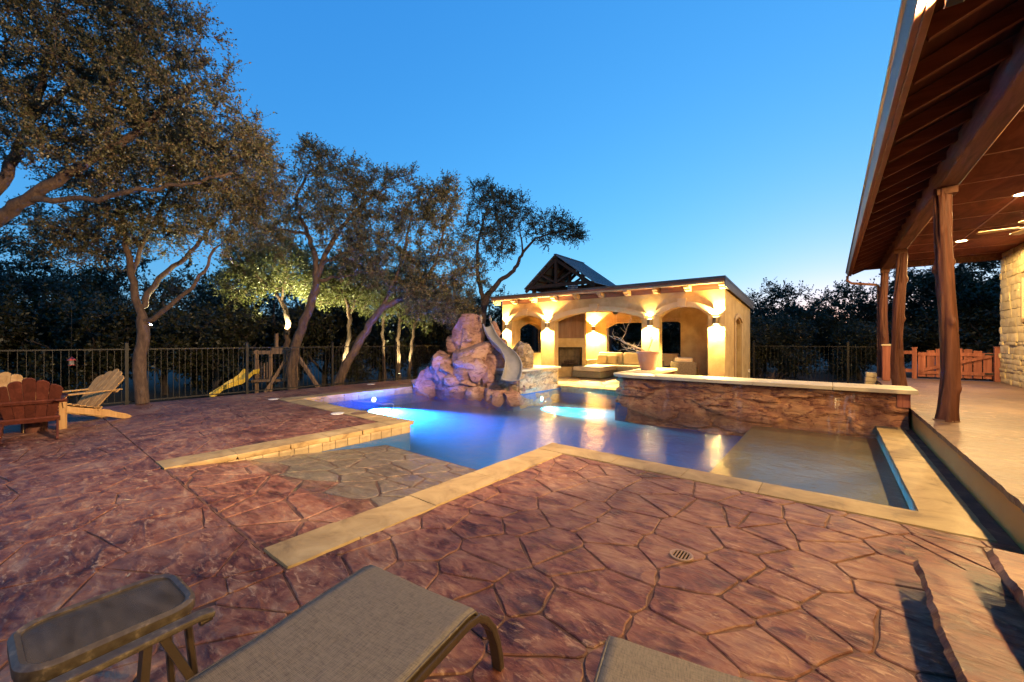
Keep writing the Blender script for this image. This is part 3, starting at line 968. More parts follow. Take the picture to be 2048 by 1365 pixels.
def cedar_post(x, y, r0, label, seed, zt=3.58, z0=0.34):
    t = thing('porch_post', label, 'post', (x, y, z0), 0, 'cedar posts along the porch')
    rr = random.Random(seed)
    nu, nvv = 40, 90
    H = zt - z0
    ph = rr.uniform(0, 6)
    lobes = [(rr.uniform(0, 2 * math.pi), rr.uniform(-0.35, 0.35)) for _ in range(7)]
    knots = [(rr.uniform(0, 2 * math.pi), rr.uniform(0.2, H - 0.4), rr.uniform(0.02, 0.045)) for _ in range(9)]
    def fn(u, v):
        a = 2 * math.pi * u
        z_ = H * v
        k = r0 * (1.12 - 0.22 * v + 0.22 * math.exp(-z_ / 0.16))
        k *= 1 + 0.2 * fbm((math.cos(a) * 1.5, math.sin(a) * 1.5, z_ * 0.9 + seed * 7), 1.0, 3)
        for (la, tw) in lobes:
            dth = (a - la - tw * z_ * 1.2 - 0.35 * math.sin(z_ * 1.7 + la * 3) + math.pi) % (2 * math.pi) - math.pi
            amp = max(0, 0.35 + 0.9 * nz((z_ * 0.8, la * 5, seed)))
            k -= r0 * 0.72 * amp * math.exp(-(dth / 0.11) ** 2)
        for (ka, kz, kr) in knots:
            dth = (a - ka + math.pi) % (2 * math.pi) - math.pi
            k += kr * math.exp(-(dth / 0.3) ** 2 - ((z_ - kz) / 0.055) ** 2)
        ox = 0.04 * math.sin(z_ * 1.1 + ph) ; oy = 0.035 * math.sin(z_ * 0.8 + ph * 2)
        k0 = min(1, v * 6) if v < 0.2 else 1
        return (k * math.cos(a) + ox * k0, k * math.sin(a) + oy * k0, z_)
    m = MB().grid(lambda u, v: fn(u, v), nu, nvv)
    m.build('trunk', M['cedar'], t, smooth=True)
    MB().box(-0.1, 0.1, -0.1, 0.1, H - 0.10, H - 0.002).build('cap_block', M['beam'], t)
    MB().lathe([(0, -0.0), (r0 * 1.45, 0.0), (r0 * 1.4, 0.02), (0, 0.022)], 20).build('foot_pad', M['porch'], t)
    return t
cedar_post(1.25, 8.13, 0.094, 'nearest gnarled cedar post beside the pool', 3)
cedar_post(1.25, 12.95, 0.105, 'middle gnarled cedar post on the porch edge', 5)
cedar_post(1.25, 16.25, 0.10, 'farthest gnarled cedar post by the downspout', 9)

def can_light(x, y, label):
    t = thing('ceiling_light', label, 'ceiling light', (x, y, 3.778), 0, 'round lights in the porch ceiling')
    MB().lathe([(0.095, 0.0), (0.115, -0.004), (0.115, -0.010), (0.09, -0.012), (0.09, 0.0)], 24, cap=False).build('trim', M['white'], t)
    MB().lathe([(0.0, -0.013), (0.06, -0.012), (0.092, -0.006)], 24).build('lens', M['canglow'], t)
    lamp('lamp', 'SPOT', (0, 0, -0.02), 1250, (1.0, 0.67, 0.27), t, 0.08, (0, 0, 0), 176, 0.12)
for yy, lb in ((13.75, 'far round ceiling light behind the nearest cedar post'), (9.97, 'round ceiling light at the right edge above the fan'), (6.2, 'round porch ceiling light above the nearest cedar post'), (2.42, 'round porch ceiling light above the steps'), (-1.36, 'round porch ceiling light nearest the house end')):
    can_light(2.36, yy, lb)

fan = thing('ceiling_fan', 'brown ceiling fan with tan blades under the porch', 'ceiling fan', (2.75, 10.9, 3.778))
MB().tube([(0, 0, 0), (0, 0, -0.30)], 0.018, 8).build('downrod', M['bronze'], fan)
MB().lathe([(0.0, -0.01), (0.07, -0.012), (0.05, -0.06), (0.0, -0.06)], 16).build('canopy', M['bronze'], fan)
MB().lathe([(0.0, -0.28), (0.11, -0.29), (0.13, -0.36), (0.10, -0.42), (0.06, -0.46), (0.0, -0.47)], 20).build('motor', M['bronze'], fan)
for k in range(5):
    a = k * 2 * math.pi / 5 + 0.4
    bl = MB().prism([(0.2, -0.04), (0.55, -0.075), (0.66, -0.06), (0.69, 0.0), (0.66, 0.06), (0.55, 0.075), (0.2, 0.04)], -0.375, -0.367).build('blade', M['fan'], fan)
    bl.rotation_euler = (R(8), 0, a)
    MB().bar([(0.1 * math.cos(a), 0.1 * math.sin(a), -0.36), (0.24 * math.cos(a), 0.24 * math.sin(a), -0.375)], 0.04, 0.012).build('blade_iron', M['bronze'], fan)
ch = MB().tube([(0.04, 0, -0.47), (0.04, 0, -0.86)], 0.005, 6).build('pull_chain', M['white'], fan)
MB().lathe([(0, -0.9), (0.02, -0.89), (0.022, -0.87), (0, -0.86)], 10, (0.04, 0, 0)).build('pull_knob', M['white'], ch)

fl = thing('floodlight', 'motion sensor floodlight under the eave at the top right', 'floodlight', (0.62, 3.38, 3.53))
MB().box(-0.06, 0.06, -0.05, 0.05, -0.06, 0.0).build('base', M['bronze'], fl, bevel=0.01)
sq = MB().box(-0.10, -0.02, -0.045, 0.045, -0.13, -0.07).build('sensor', M['black'], fl, bevel=0.008)
MB().box(-0.104, -0.1005, -0.042, 0.042, -0.128, -0.122).build('sensor_trim', M['white'], sq)
hd = MB().lathe([(0.0, 0.0), (0.035, 0.0), (0.045, -0.05), (0.06, -0.12), (0.055, -0.12)], 20).build('lamp_head', M['bronze'], fl)
hd.location = (0.05, 0.02, -0.05); hd.rotation_euler = aim((0, 0, 0), (-13.6, 1.2, -0.9))
lamp('lamp', 'SPOT', (0.0, 0.0, -0.17), 10000, (1.0, 0.70, 0.40), hd, 0.05, (0, 0, 0), 112, 1.0)
le = MB().lathe([(0.0, -0.128), (0.04, -0.124), (0.055, -0.116)], 20).build('lens', M['floodglow'], hd)

# wooden gate and its side panel at the end of the porch
gate = thing('wooden_gate', 'red cedar gate with arched top and diagonal brace', 'gate', (2.0, 16.75, 0.34))
GW = 1.46
npick = 8
for i in range(npick):
    x = i * GW / npick + 0.008
    w_ = GW / npick - 0.016 if i % 1 == 0 else 0
    u = (x + w_ / 2) / GW * 2 - 1
    h = 0.90 - 0.16 * u * u
    MB().box(x, x + w_ - 0.006, 0.03, 0.05, 0.06, h).build('picket', M['gate'], gate)
for z_ in (0.15, 0.68):
    MB().box(0.0, GW, 0.0, 0.029, z_, z_ + 0.09).build('rail', M['gate'], gate)
MB().bar([(0.05, -0.014, 0.24), (GW - 0.05, -0.014, 0.70)], 0.026, 0.085).build('brace', M['gate'], gate)
for z_ in (0.17, 0.70): MB().box(GW - 0.16, GW + 0.01, -0.032, -0.028, z_ + 0.02, z_ + 0.06).build('hinge', M['black'], gate)
gp_ = thing('porch_railing', 'short red cedar fence panel left of the gate', 'fence', (1.35, 16.75, 0.34))
for x in (0.02, 0.53): MB().box(x, x + 0.10, -0.02, 0.08, 0, 0.90 if x > 0.1 else 0.95).build('post', M['gate'], gp_)
for z_ in (0.18, 0.72): MB().box(0.12, 0.53, 0.0, 0.04, z_, z_ + 0.10).build('rail', M['gate'], gp_)
MB().box(0.51, 0.645, -0.03, 0.09, 0.90, 0.925).build('post_cap', M['gate'], gp_)
gq = thing('gate_post', 'red cedar hinge post between the gate and the stone wall', 'post', (3.475, 16.7, 0.34))
MB().box(0, 0.11, 0.0, 0.11, 0, 0.93).build('shaft', M['gate'], gq, bevel=0.006)
MB().box(-0.01, 0.12, -0.01, 0.12, 0.93, 0.955).build('cap', M['gate'], gq)
cb = thing('stone_pillar', 'low stub pillar of stacked limestone beside the farthest cedar post', 'pillar', (0.9, 15.7, 0))
for k in range(4):
    MB().box(-0.12 + rnd.uniform(-.015, .015), 0.12, -0.2, 0.2 + rnd.uniform(-.02, .02), k * 0.14 - 0.02, k * 0.14 + 0.115).build('block', M['housestone'], cb, bevel=0.015)
wp = thing('porch_end_post', 'dark red timber post at the end of the fence panel', 'post', (1.2, 15.35, 0.34))
MB().box(-0.08, 0.08, -0.08, 0.08, 0, 0.98).build('shaft', M['gate'], wp, bevel=0.01)
MB().prism([(-0.1, -0.1), (0.1, -0.1), (0.1, 0.1), (-0.1, 0.1)], 0.98, 1.02).build('cap', M['cap'], wp)
#==PART3==
# ------------------------------------------------------------------ pavilion
PY = 12.3
def fx(px): return col_at(px, Y=PY)[0]
PX0, PX1 = fx(1005), fx(1450)
pav = thing('pool_pavilion', 'cream stucco pool pavilion with arched openings and sconces', 'pavilion', (0, 0, 0))

def wall_strip(m, s0, s1, t0, t1, ztop, openings, axis='x', zb=-0.02, n=14):
    """wall along an axis with segmental-arch openings; ztop may be a function of s"""
    zt = ztop if callable(ztop) else (lambda s_: ztop)
    cuts = [s0, s1]
    for (a, b_, sp, ap, sill) in openings: cuts += [a, b_]
    cuts = sorted(cuts)
    def put(s, t, z): return (s, t, z) if axis == 'x' else (t, s, z)
    def seg(a, b_, za, zb_, ta, tb):
        vs = [put(a, t0, za), put(b_, t0, zb_), put(b_, t0, tb), put(a, t0, ta), put(a, t1, za), put(b_, t1, zb_), put(b_, t1, tb), put(a, t1, ta)]
        m.add(vs, [(0, 1, 2, 3), (4, 7, 6, 5), (0, 4, 5, 1), (3, 2, 6, 7)])
    def jamb(s, z0, z1):
        m.add([put(s, t0, z0), put(s, t1, z0), put(s, t1, z1), put(s, t0, z1)], [(0, 1, 2, 3)])
    for a, b_ in zip(cuts, cuts[1:]):
        if b_ - a < 1e-5: continue
        op = [o for o in openings if abs(o[0] - a) < 1e-6 and abs(o[1] - b_) < 1e-6]
        if not op:
            seg(a, b_, zb, zb, zt(a), zt(b_))
            continue
        _, _, sp, ap, sill = op[0]
        arch = lambda u: sp + (ap - sp) * (1 - (2 * u - 1) ** 2) ** 0.9 if ap > sp else sp
        for k in range(n):
            u0, u1 = k / n, (k + 1) / n
            sa, sb = a + (b_ - a) * u0, a + (b_ - a) * u1
            seg(sa, sb, arch(u0), arch(u1), zt(sa), zt(sb))
        jamb(a, sill, sp); jamb(b_, sill, sp)
        if sill > zb: seg(a, b_, zb, zb, sill, sill)
    jamb(s0, zb, zt(s0)); jamb(s1, zb, zt(s1))

def roof_under(y): return 3.08 - (y - 11.88) * 0.068
ops = [(fx(1023.5), fx(1082), 2.22, 2.43, -0.02), (fx(1108.5), fx(1283), 2.15, 2.46, -0.02), (fx(1318), fx(1416), 2.17, 2.46, -0.02)]
m = MB()
wall_strip(m, PX0, PX1, PY, PY + 0.28, 2.98, ops, 'x')
m.build('front_wall', M['stucco'], pav)
m = MB()
wall_strip(m, PY + 0.281, 16.65, PX0, PX0 + 0.25, lambda y: roof_under(y) - 0.01, [(13.15, 14.8, 1.95, 2.2, 0.92)], 'y')
m.build('left_wall', M['stucco'], pav)
m = MB()
wall_strip(m, PY + 0.281, 16.65, PX1 - 0.22, PX1, lambda y: roof_under(y) - 0.01, [(13.72, 14.72, 2.0, 2.16, -0.02)], 'y')
m.build('right_wall', M['stucco'], pav)
m = MB()
wall_strip(m, PX0 + 0.251, PX1 - 0.221, 16.38, 16.649, 2.74, [(-7.75, -4.3, 2.36, 2.36, 0.84)], 'x')
m.build('back_wall', M['stucco'], pav)
MB().box(-3.95, PX1 - 0.221, 14.0, 14.15, -0.02, 2.92).build('inner_wall', M['stucco'], pav)
MB().box(-3.95, -3.81, 14.151, 16.379, -0.02, 2.76).build('inner_wall', M['stucco'], pav)
# timber header and corner brackets of the back opening
MB().box(-7.75, -4.3, 16.36, 16.5, 2.22, 2.36).build('header', M['corbel'], pav)
for xx, sgn in ((-7.75, 1), (-4.3, -1)):
    MB().prism([(xx, 2.22), (xx + sgn * 0.45, 2.22), (xx + sgn * 0.3, 2.14), (xx + sgn * 0.12, 2.06), (xx, 2.0)], 16.37, 16.49, 'y').build('bracket', M['corbel'], pav)
# roof
def slab(m, x0, x1, y0, y1, zf, th):
    m.add([(x0, y0, zf(y0)), (x1, y0, zf(y0)), (x1, y1, zf(y1)), (x0, y1, zf(y1)), (x0, y0, zf(y0) + th), (x1, y0, zf(y0) + th), (x1, y1, zf(y1) + th), (x0, y1, zf(y1) + th)],
          [(3, 2, 1, 0), (4, 5, 6, 7), (0, 1, 5, 4), (1, 2, 6, 5), (2, 3, 7, 6), (3, 0, 4, 7)])
m = MB(); slab(m, PX0 - 0.25, PX1 + 0.06, 11.90, 16.95, roof_under, 0.06)
rf = m.build('roof', M['soffit'], pav)
m = MB(); slab(m, PX0 - 0.28, PX1 + 0.09, 11.87, 16.98, lambda y: roof_under(y) + 0.061, 0.06)
m.build('metal_edge', M['roofedge'], rf)
m = MB(); slab(m, PX1 + 0.061, PX1 + 0.085, 11.90, 16.95, lambda y: roof_under(y) - 0.16, 0.22)
m.build('side_fascia', M['roofedge'], rf)
MB().box(PX0 - 0.24, PX1 + 0.055, 11.905, 11.94, 3.03, 3.077).build('front_trim', M['corbel'], rf)
MB().box(PX0 + 0.01, PX1 - 0.01, PY - 0.022, PY - 0.003, 2.89, 3.045).build('blocking', M['soffit'], rf)
nc = 10
for i in range(nc):
    x = PX0 - 0.16 + (PX1 - 0.03 - PX0 + 0.16) * i / (nc - 1)
    pr = [(PY - 0.024, 3.04), (PY - 0.024, 2.885), (PY - 0.20, 2.89), (PY - 0.23, 2.91), (PY - 0.235, 2.945), (PY - 0.30, 2.955), (PY - 0.325, 2.975), (PY - 0.33, 3.028), (PY - 0.33, 3.04)]
    MB().prism(pr[::-1], x - 0.07, x + 0.07, 'x').build('corbel', M['corbel'], rf)
# arch mouldings with keystones
for (a, b_, sp, ap, _) in ops:
    N = 22
    inner, outer = [], []
    for k in range(N + 1):
        u = k / N
        x = a + (b_ - a) * u
        zi = sp + (ap - sp) * (1 - (2 * u - 1) ** 2) ** 0.9
        inner.append((x, zi))
    cxm = (a + b_) / 2
    pts = []
    for k in range(N + 1):
        x, zi = inner[k]
        ex = (x - cxm) / ((b_ - a) / 2)
        pts.append(((x + ex * 0.10, zi - 0.004), (x + ex * 0.17, zi + 0.15)))
    md = MB()
    vs = []
    for (i_, o_) in pts:
        for (q_, dep) in ((i_, 0.0), (i_, 0.045), (o_, 0.055), (o_, 0.0)):
            vs.append((q_[0], PY - 0.002 - dep, q_[1]))
    fs = [(k * 4 + j, k * 4 + (j + 1) % 4, (k + 1) * 4 + (j + 1) % 4, (k + 1) * 4 + j) for k in range(N) for j in range(4)]
    fs += [(0, 1, 2, 3), tuple(N * 4 + j for j in range(4))]
    md.add(vs, fs)
    mo = md.build('arch_moulding', M['moulding'], pav, autosmooth=40)
    kw = 0.10 if (b_ - a) < 2.2 else 0.13
    MB().prism([(cxm - kw, ap - 0.01), (cxm + kw, ap - 0.01), (cxm + kw * 1.25, ap + 0.24), (cxm - kw * 1.25, ap + 0.24)], PY - 0.10, PY - 0.003, 'y').build('keystone', M['moulding'], mo, bevel=0.008)
# side door in the right wall
dr = MB().box(PX1 - 0.15, PX1 - 0.11, 13.74, 14.70, 0, 2.06).build('door', M['cabinet'], pav)
MB().lathe([(0.0, 0.0), (0.018, 0.0), (0.018, 0.03), (0.034, 0.04), (0.034, 0.065), (0.0, 0.07)], 14).build('handle', M['bronze'], dr)
dr.children[0].rotation_euler = (0, R(90), 0); dr.children[0].location = (PX1 - 0.11, 13.86, 1.0)
for (y0, y1) in ((13.60, 13.72), (14.72, 14.84)):
    MB().box(PX1 + 0.002, PX1 + 0.045, y0, y1, 0, 2.02).build('door_trim', M['moulding'], pav, bevel=0.006)
N = 10
md = MB(); vs = []
for k in range(N + 1):
    u = k / N
    y = 13.60 + 1.24 * u
    zi = 2.022 + 0.17 * (1 - (2 * u - 1) ** 2) ** 0.9
    for (z_, dep) in ((zi, 0.002), (zi, 0.05), (zi + 0.12, 0.05), (zi + 0.12, 0.002)): vs.append((PX1 + dep, y, z_))
md.add(vs, [(k * 4 + j, k * 4 + (j + 1) % 4, (k + 1) * 4 + (j + 1) % 4, (k + 1) * 4 + j) for k in range(N) for j in range(4)] + [(0, 1, 2, 3), tuple(N * 4 + j for j in range(4))])
md.build('door_arch', M['moulding'], pav)
MB().box(PX1 + 0.002, PX1 + 0.05, 16.2, 16.28, 0.34, 0.46).build('outlet_box', M['white'], pav, bevel=0.006)
# window frame in the left wall arch
wf = MB()
wf.box(PX0 + 0.10, PX0 + 0.14, 13.15, 13.20, 0.92, 1.97); wf.box(PX0 + 0.10, PX0 + 0.14, 14.75, 14.80, 0.92, 1.97); wf.box(PX0 + 0.10, PX0 + 0.14, 13.201, 14.749, 0.92, 0.97)
wi = wf.build('window', M['bronze'], pav)

# corner fireplace and cabinet
fpl = thing('fireplace', 'stucco corner fireplace with a black screen inside the pavilion', 'fireplace', (*P(1140.5, 683, 16.1)[:2], 0), YAW)
W2 = 0.64
for (x0, x1, z0, z1) in ((-W2, -0.475, -0.01, 2.86), (0.475, W2, -0.01, 2.86), (-0.475, 0.475, -0.01, 0.42), (-0.475, 0.475, 1.20, 2.86)):
    pass
m = MB()
m.box(-W2, -0.475, 0, 1.3, -0.01, 2.80); m.box(0.475, W2, 0, 1.3, -0.01, 2.80); m.box(-0.475, 0.475, 0, 1.3, -0.01, 0.42); m.box(-0.475, 0.475, 0, 1.3, 1.20, 2.80)
m.build('breast', M['stucco'], fpl)
MB().box(-0.47, 0.47, 0.45, 0.5, 0.42, 1.2).build('firebox', M['firebrick'], fpl)
fr = MB()
for (x0, x1, z0, z1) in ((-0.475, -0.44, 0.42, 1.2), (0.44, 0.475, 0.42, 1.2), (-0.44, 0.44, 1.165, 1.2), (-0.44, 0.44, 0.42, 0.455)): fr.box(x0, x1, -0.02, 0.03, z0, z1)
sc_ = fr.build('screen_frame', M['black'], fpl)
for k in range(15):
    x = -0.41 + k * 0.82 / 14
    MB().tube([(x, 0.02, 0.45), (x, 0.02, 1.17)], 0.004, 4).build('screen_bar', M['bronze'], sc_)
for k, (x, z_, a) in enumerate(((-0.1, 0.50, 0.2), (0.12, 0.50, -0.3), (0.0, 0.60, 0.5))):
    MB().tube([(x - 0.2, 0.25, z_), (x + 0.22, 0.25 + a * 0.2, z_ + 0.02)], 0.05, 8).build('log', M['bark'], fpl)
cabn = thing('tv_cabinet', 'brown wooden double door cabinet above the fireplace', 'cabinet', fpl.location[:], YAW)
m = MB().box(-0.55, 0.55, -0.05, -0.004, 1.56, 2.55)
m.build('frame', M['cabinet'], cabn)
for sx in (-1, 1):
    x0, x1 = sorted((sx * 0.008, sx * 0.53))
    d_ = MB().box(x0, x1, -0.075, -0.052, 1.59, 2.53).build('door', M['cabinet'], cabn, bevel=0.004)
    MB().box(x0 + 0.09, x1 - 0.09, -0.083, -0.076, 1.70, 2.42).build('panel', M['cabinet'], d_, bevel=0.006)
MB().box(-0.03, 0.03, -0.02, -0.0, 0, 0.01)

ckim = thing('chimney_pipe', 'dark metal chimney pipe with a ringed cap on the pavilion roof', 'chimney', (-8.6, 14.9, roof_under(14.9) + 0.11))
MB().lathe([(0, 0), (0.15, 0), (0.15, 0.62), (0, 0.62)], 20).build('pipe', M['bronze'], ckim, autosmooth=40)
for k in range(3):
    MB().lathe([(0.14, 0.64 + k * 0.07), (0.22, 0.64 + k * 0.07), (0.22, 0.665 + k * 0.07), (0.14, 0.665 + k * 0.07)], 20, cap=False).build('ring', M['roofmetal'], ckim)
MB().lathe([(0.0, 0.62), (0.10, 0.62), (0.10, 0.85), (0.0, 0.85)], 12).build('core', M['bronze'], ckim)

def sconce(x, y, z, rz, label, up=1.0, down=1.0, W=1150):
    t = thing('wall_sconce', label, 'wall lamp', (x, y, z), rz, 'half round wall lamps on the pavilion')
    n = 12
    prof = [(0.085 * math.cos(math.pi + math.pi * k / n), 0.11 * math.sin(math.pi + math.pi * k / n)) for k in range(n + 1)]
    MB().prism([(a, b_) for a, b_ in prof], -0.10, 0.10).build('shade', M['sconce'], t, autosmooth=40)
    for k, zz in enumerate((-0.1015, 0.1015)):
        MB().prism([(a * 0.85, b_ * 0.85 - 0.004) for a, b_ in prof], min(zz, zz + (0.003 if zz > 0 else -0.003)), max(zz, zz + (0.003 if zz > 0 else -0.003))).build('glass', M['glow'], t)
    MB().box(-0.05, 0.05, -0.003, -0.0005, -0.12, 0.12).build('backplate', M['sconce'], t)
    if down > 0: lamp('lamp_down', 'SPOT', (0, -0.085, -0.12), W * down, WARM, t, 0.03, (0, 0, 0), 150, 0.35)
    if up > 0: lamp('lamp_up', 'SPOT', (0, -0.085, 0.12), W * up, WARM, t, 0.03, (R(180), 0, 0), 112, 0.2)
    return t
for px, lb, u_ in ((1014, 'left most pavilion sconce shining up and down', 0.8), (1095, 'pavilion sconce between the small arch and wide arch', 1.0), (1300, 'pavilion sconce behind the bare potted tree shining down', 0.12), (1432, 'right most pavilion sconce shining up and down', 1.0)):
    sconce(fx(px), PY - 0.001, 2.02, 0, lb, u_)
sconce(col_at(1187, Y=16.38)[0], 16.378, 2.0, 0, 'sconce inside the pavilion right of the fireplace', 0.5, 1.0, 3200)

# pale flagstone floor of the pavilion terrace
terr = tag(MB().box(-10.4, -4.2, 11.49, 12.28, -0.02, -0.012).build('terrace', M['deck_joint']), 'pale flagstone terrace between pool and pavilion', kind='structure')
rr = random.Random(21)
for rect, sd in (((-10.0, -3.5, 11.49, 12.29), 31), ((-9.8, -4.0, 12.29, 15.4), 32)):
    for poly in flagstones(rect, 0.62, 0.5, 0.02, sd):
        mm, c = stone_mesh(poly, lambda x, y: 0.008, rr, depth=0.02)
        mm.build('stone', M['paver'], terr, autosmooth=50)

# ------------------------------------------------------------------ raised pool wall with ledge stones
def path_sampler(pts):
    pts = [Vector(p) for p in pts]
    seg = [(b_ - a).length for a, b_ in zip(pts, pts[1:])]
    tot = sum(seg)
    def at(s):
        s = max(0.0, min(tot - 1e-6, s))
        for a, b_, L in zip(pts, pts[1:], seg):
            if s <= L: 
                t = (b_ - a) / L
                return a + t * s, t
            s -= L
        return pts[-1], (pts[-1] - pts[-2]).normalized()
    return at, tot

def ledge_stones(parent, pts, z0, z1, mat, seed, lsc=1.15, hsc=4.6, bulge=0.10, ds=0.03, dz=0.022):
    """long irregular cleft stones that cover a wall along a plan path; outward normal is to the right of travel.
    A warped, stretched cell pattern decides which stone each bit of the face belongs to; each stone is its own mesh."""
    at, tot = path_sampler(pts)
    ns_, nz_ = max(4, int(tot / ds)), max(4, int((z1 - z0) / dz))
    def cell(s_, z_):
        w1 = 0.30 * nz((s_ * 0.9, z_ * 1.6, seed)) + 0.10 * nz((s_ * 3.1, z_ * 5.0, seed + 2))
        w2 = 0.075 * nz((s_ * 1.3, z_ * 1.2, seed + 9)) + 0.025 * nz((s_ * 4.7, z_ * 5.0, seed + 4))
        d_, p_ = noise.voronoi(Vector(((s_ + w1) * lsc, (z_ + w2) * hsc, seed * 1.37)), distance_metric='DISTANCE')
        return d_[1] - d_[0], p_[0]
    V = []
    for j in range(nz_ + 1):
        z_ = z0 + (z1 - z0) * j / nz_
        for i in range(ns_ + 1):
            s_ = tot * i / ns_
            p, t = at(s_)
            nrm = Vector((t.y, -t.x, 0))
            e, c = cell(s_, z_)
            h = noise.cell(c * 3.7)
            h2 = noise.cell(c * 5.1 + Vector((3, 1, 7)))
            edge = min(1.0, e / 0.16) ** 0.6
            loc = (z_ * hsc - c.y)
            q = fbm((p.x * 2.0, p.y * 2.0, z_ * 9 + seed), 1.0, 4)
            q2 = noise.ridged_multi_fractal(Vector((p.x * 2.4, p.y * 2.4, z_ * 11 + seed)), 1.0, 2.1, 4, 1.0, 2.0) - 1.2
            o_ = 0.02 + edge * (bulge * (0.25 + 0.75 * h) + 0.035 * q - 0.016 * q2 + 0.045 * (h2 - 0.4) * loc)
            p2 = p + nrm * max(0.004, o_)
            V.append((p2.x, p2.y, z_ + 0.008 * q * edge * (0 if j in (0, nz_) else 1)))
    groups = {}
    for j in range(nz_):
        for i in range(ns_):
            _, c = cell(tot * (i + 0.5) / ns_, z0 + (z1 - z0) * (j + 0.5) / nz_)
            key = (round(c.x, 3), round(c.y, 3), round(c.z, 3))
            a = j * (ns_ + 1) + i
            groups.setdefault(key, []).append((a, a + 1, a + ns_ + 2, a + ns_ + 1))
    for key, fs in groups.items():
        ids = sorted({i for f in fs for i in f})
        mp = {k: n_ for n_, k in enumerate(ids)}
        MB().add([V[i] for i in ids], [tuple(mp[i] for i in f) for f in fs]).build('ledge_stone', mat, parent, autosmooth=40)

rw = thing('raised_pool_wall', 'raised red ledge stone wall with a cream cap beside the pool', 'wall', (0, 0, 0))
MB().box(-3.75, 1.015, 9.37, 9.93, -0.3, 0.574).build('core', M['deck_joint'], rw)
MB().box(-4.19, -3.62, 9.86, 12.25, -0.3, 0.574).build('return_core', M['deck_joint'], rw)
arc = [(-3.75 - 0.485 * math.sin(k * math.pi / 16), 9.82 - 0.485 * math.cos(k * math.pi / 16), 0) for k in range(8, -1, -1)]
MB().prism([(-3.75, 9.86)] + [(-3.75 - 0.44 * math.sin(k * math.pi / 16), 9.82 - 0.44 * math.cos(k * math.pi / 16)) for k in range(8, -1, -1)], -0.3, 0.573).build('nose_core', M['deck_joint'], rw)
ledge_stones(rw, [(-4.235, 11.1, 0), (-4.235, 9.85, 0)] + arc[1:] + [(1.0, 9.33, 0)], -0.5, 0.575, M['rockred'], 41)
# cap stones
cap_out = [(1.10, 9.13), (1.10, 9.99), (-3.55, 9.99), (-3.55, 12.27), (-4.36, 12.27), (-4.36, 9.95)] + [(-3.72 - 0.64 * math.sin(k * math.pi / 20), 9.77 - 0.64 * math.cos(k * math.pi / 20)) for k in range(9, -1, -1)]
def cap_piece(poly):
    if len(poly) >= 3: MB().prism(poly, 0.578, 0.645).build('cap_stone', M['cap'], rw, bevel=0.008, seg=2)
front = clip_half(cap_out, 0, 9.99, 0, 1)
cx_ = [-4.5, -2.72, -1.22, 0.02, 1.2]
for a, b_ in zip(cx_, cx_[1:]):
    cap_piece(clip_half(clip_half(front, a + 0.003, 0, -1, 0), b_ - 0.003, 0, 1, 0))
back = [(-4.36, 9.996), (-3.55, 9.996), (-3.55, 12.27), (-4.36, 12.27)]
cap_piece(clip_half(back, 0, 11.1, 0, 1))
cap_piece(clip_half(back, 0, 11.106, 0, -1))
MB().box(0.86, 1.02, 9.24, 9.40, 0.345, 0.577).build('end_stub', M['gate'], rw)
bw = thing('pool_bench_wall', 'low gold stone bench wall right of the slide', 'wall', (0, 0, 0))
MB().box(-8.0, -6.93, 9.0, 11.0, -0.3, 0.574).build('core', M['deck_joint'], bw)
ledge_stones(bw, [(-7.9, 8.98, 0), (-6.98, 8.98, 0), (-6.92, 9.05, 0), (-6.92, 11.0, 0), (-7.3, 11.02, 0)][0:4], -0.5, 0.575, M['rockgold'], 43, 1.5, 4.2)
ledge_stones(bw, [(-6.93, 11.0, 0), (-8.0, 11.0, 0)], -0.05, 0.575, M['rockgold'], 44, 1.5, 4.2)
for (y0, y1) in ((8.98, 10.0), (10.006, 11.06)):
    MB().prism([(-8.05, y0), (-6.82, y0), (-6.80, y1), (-8.05, y1)], 0.578, 0.64).build('cap_stone', M['cap'], bw, bevel=0.01, seg=2)

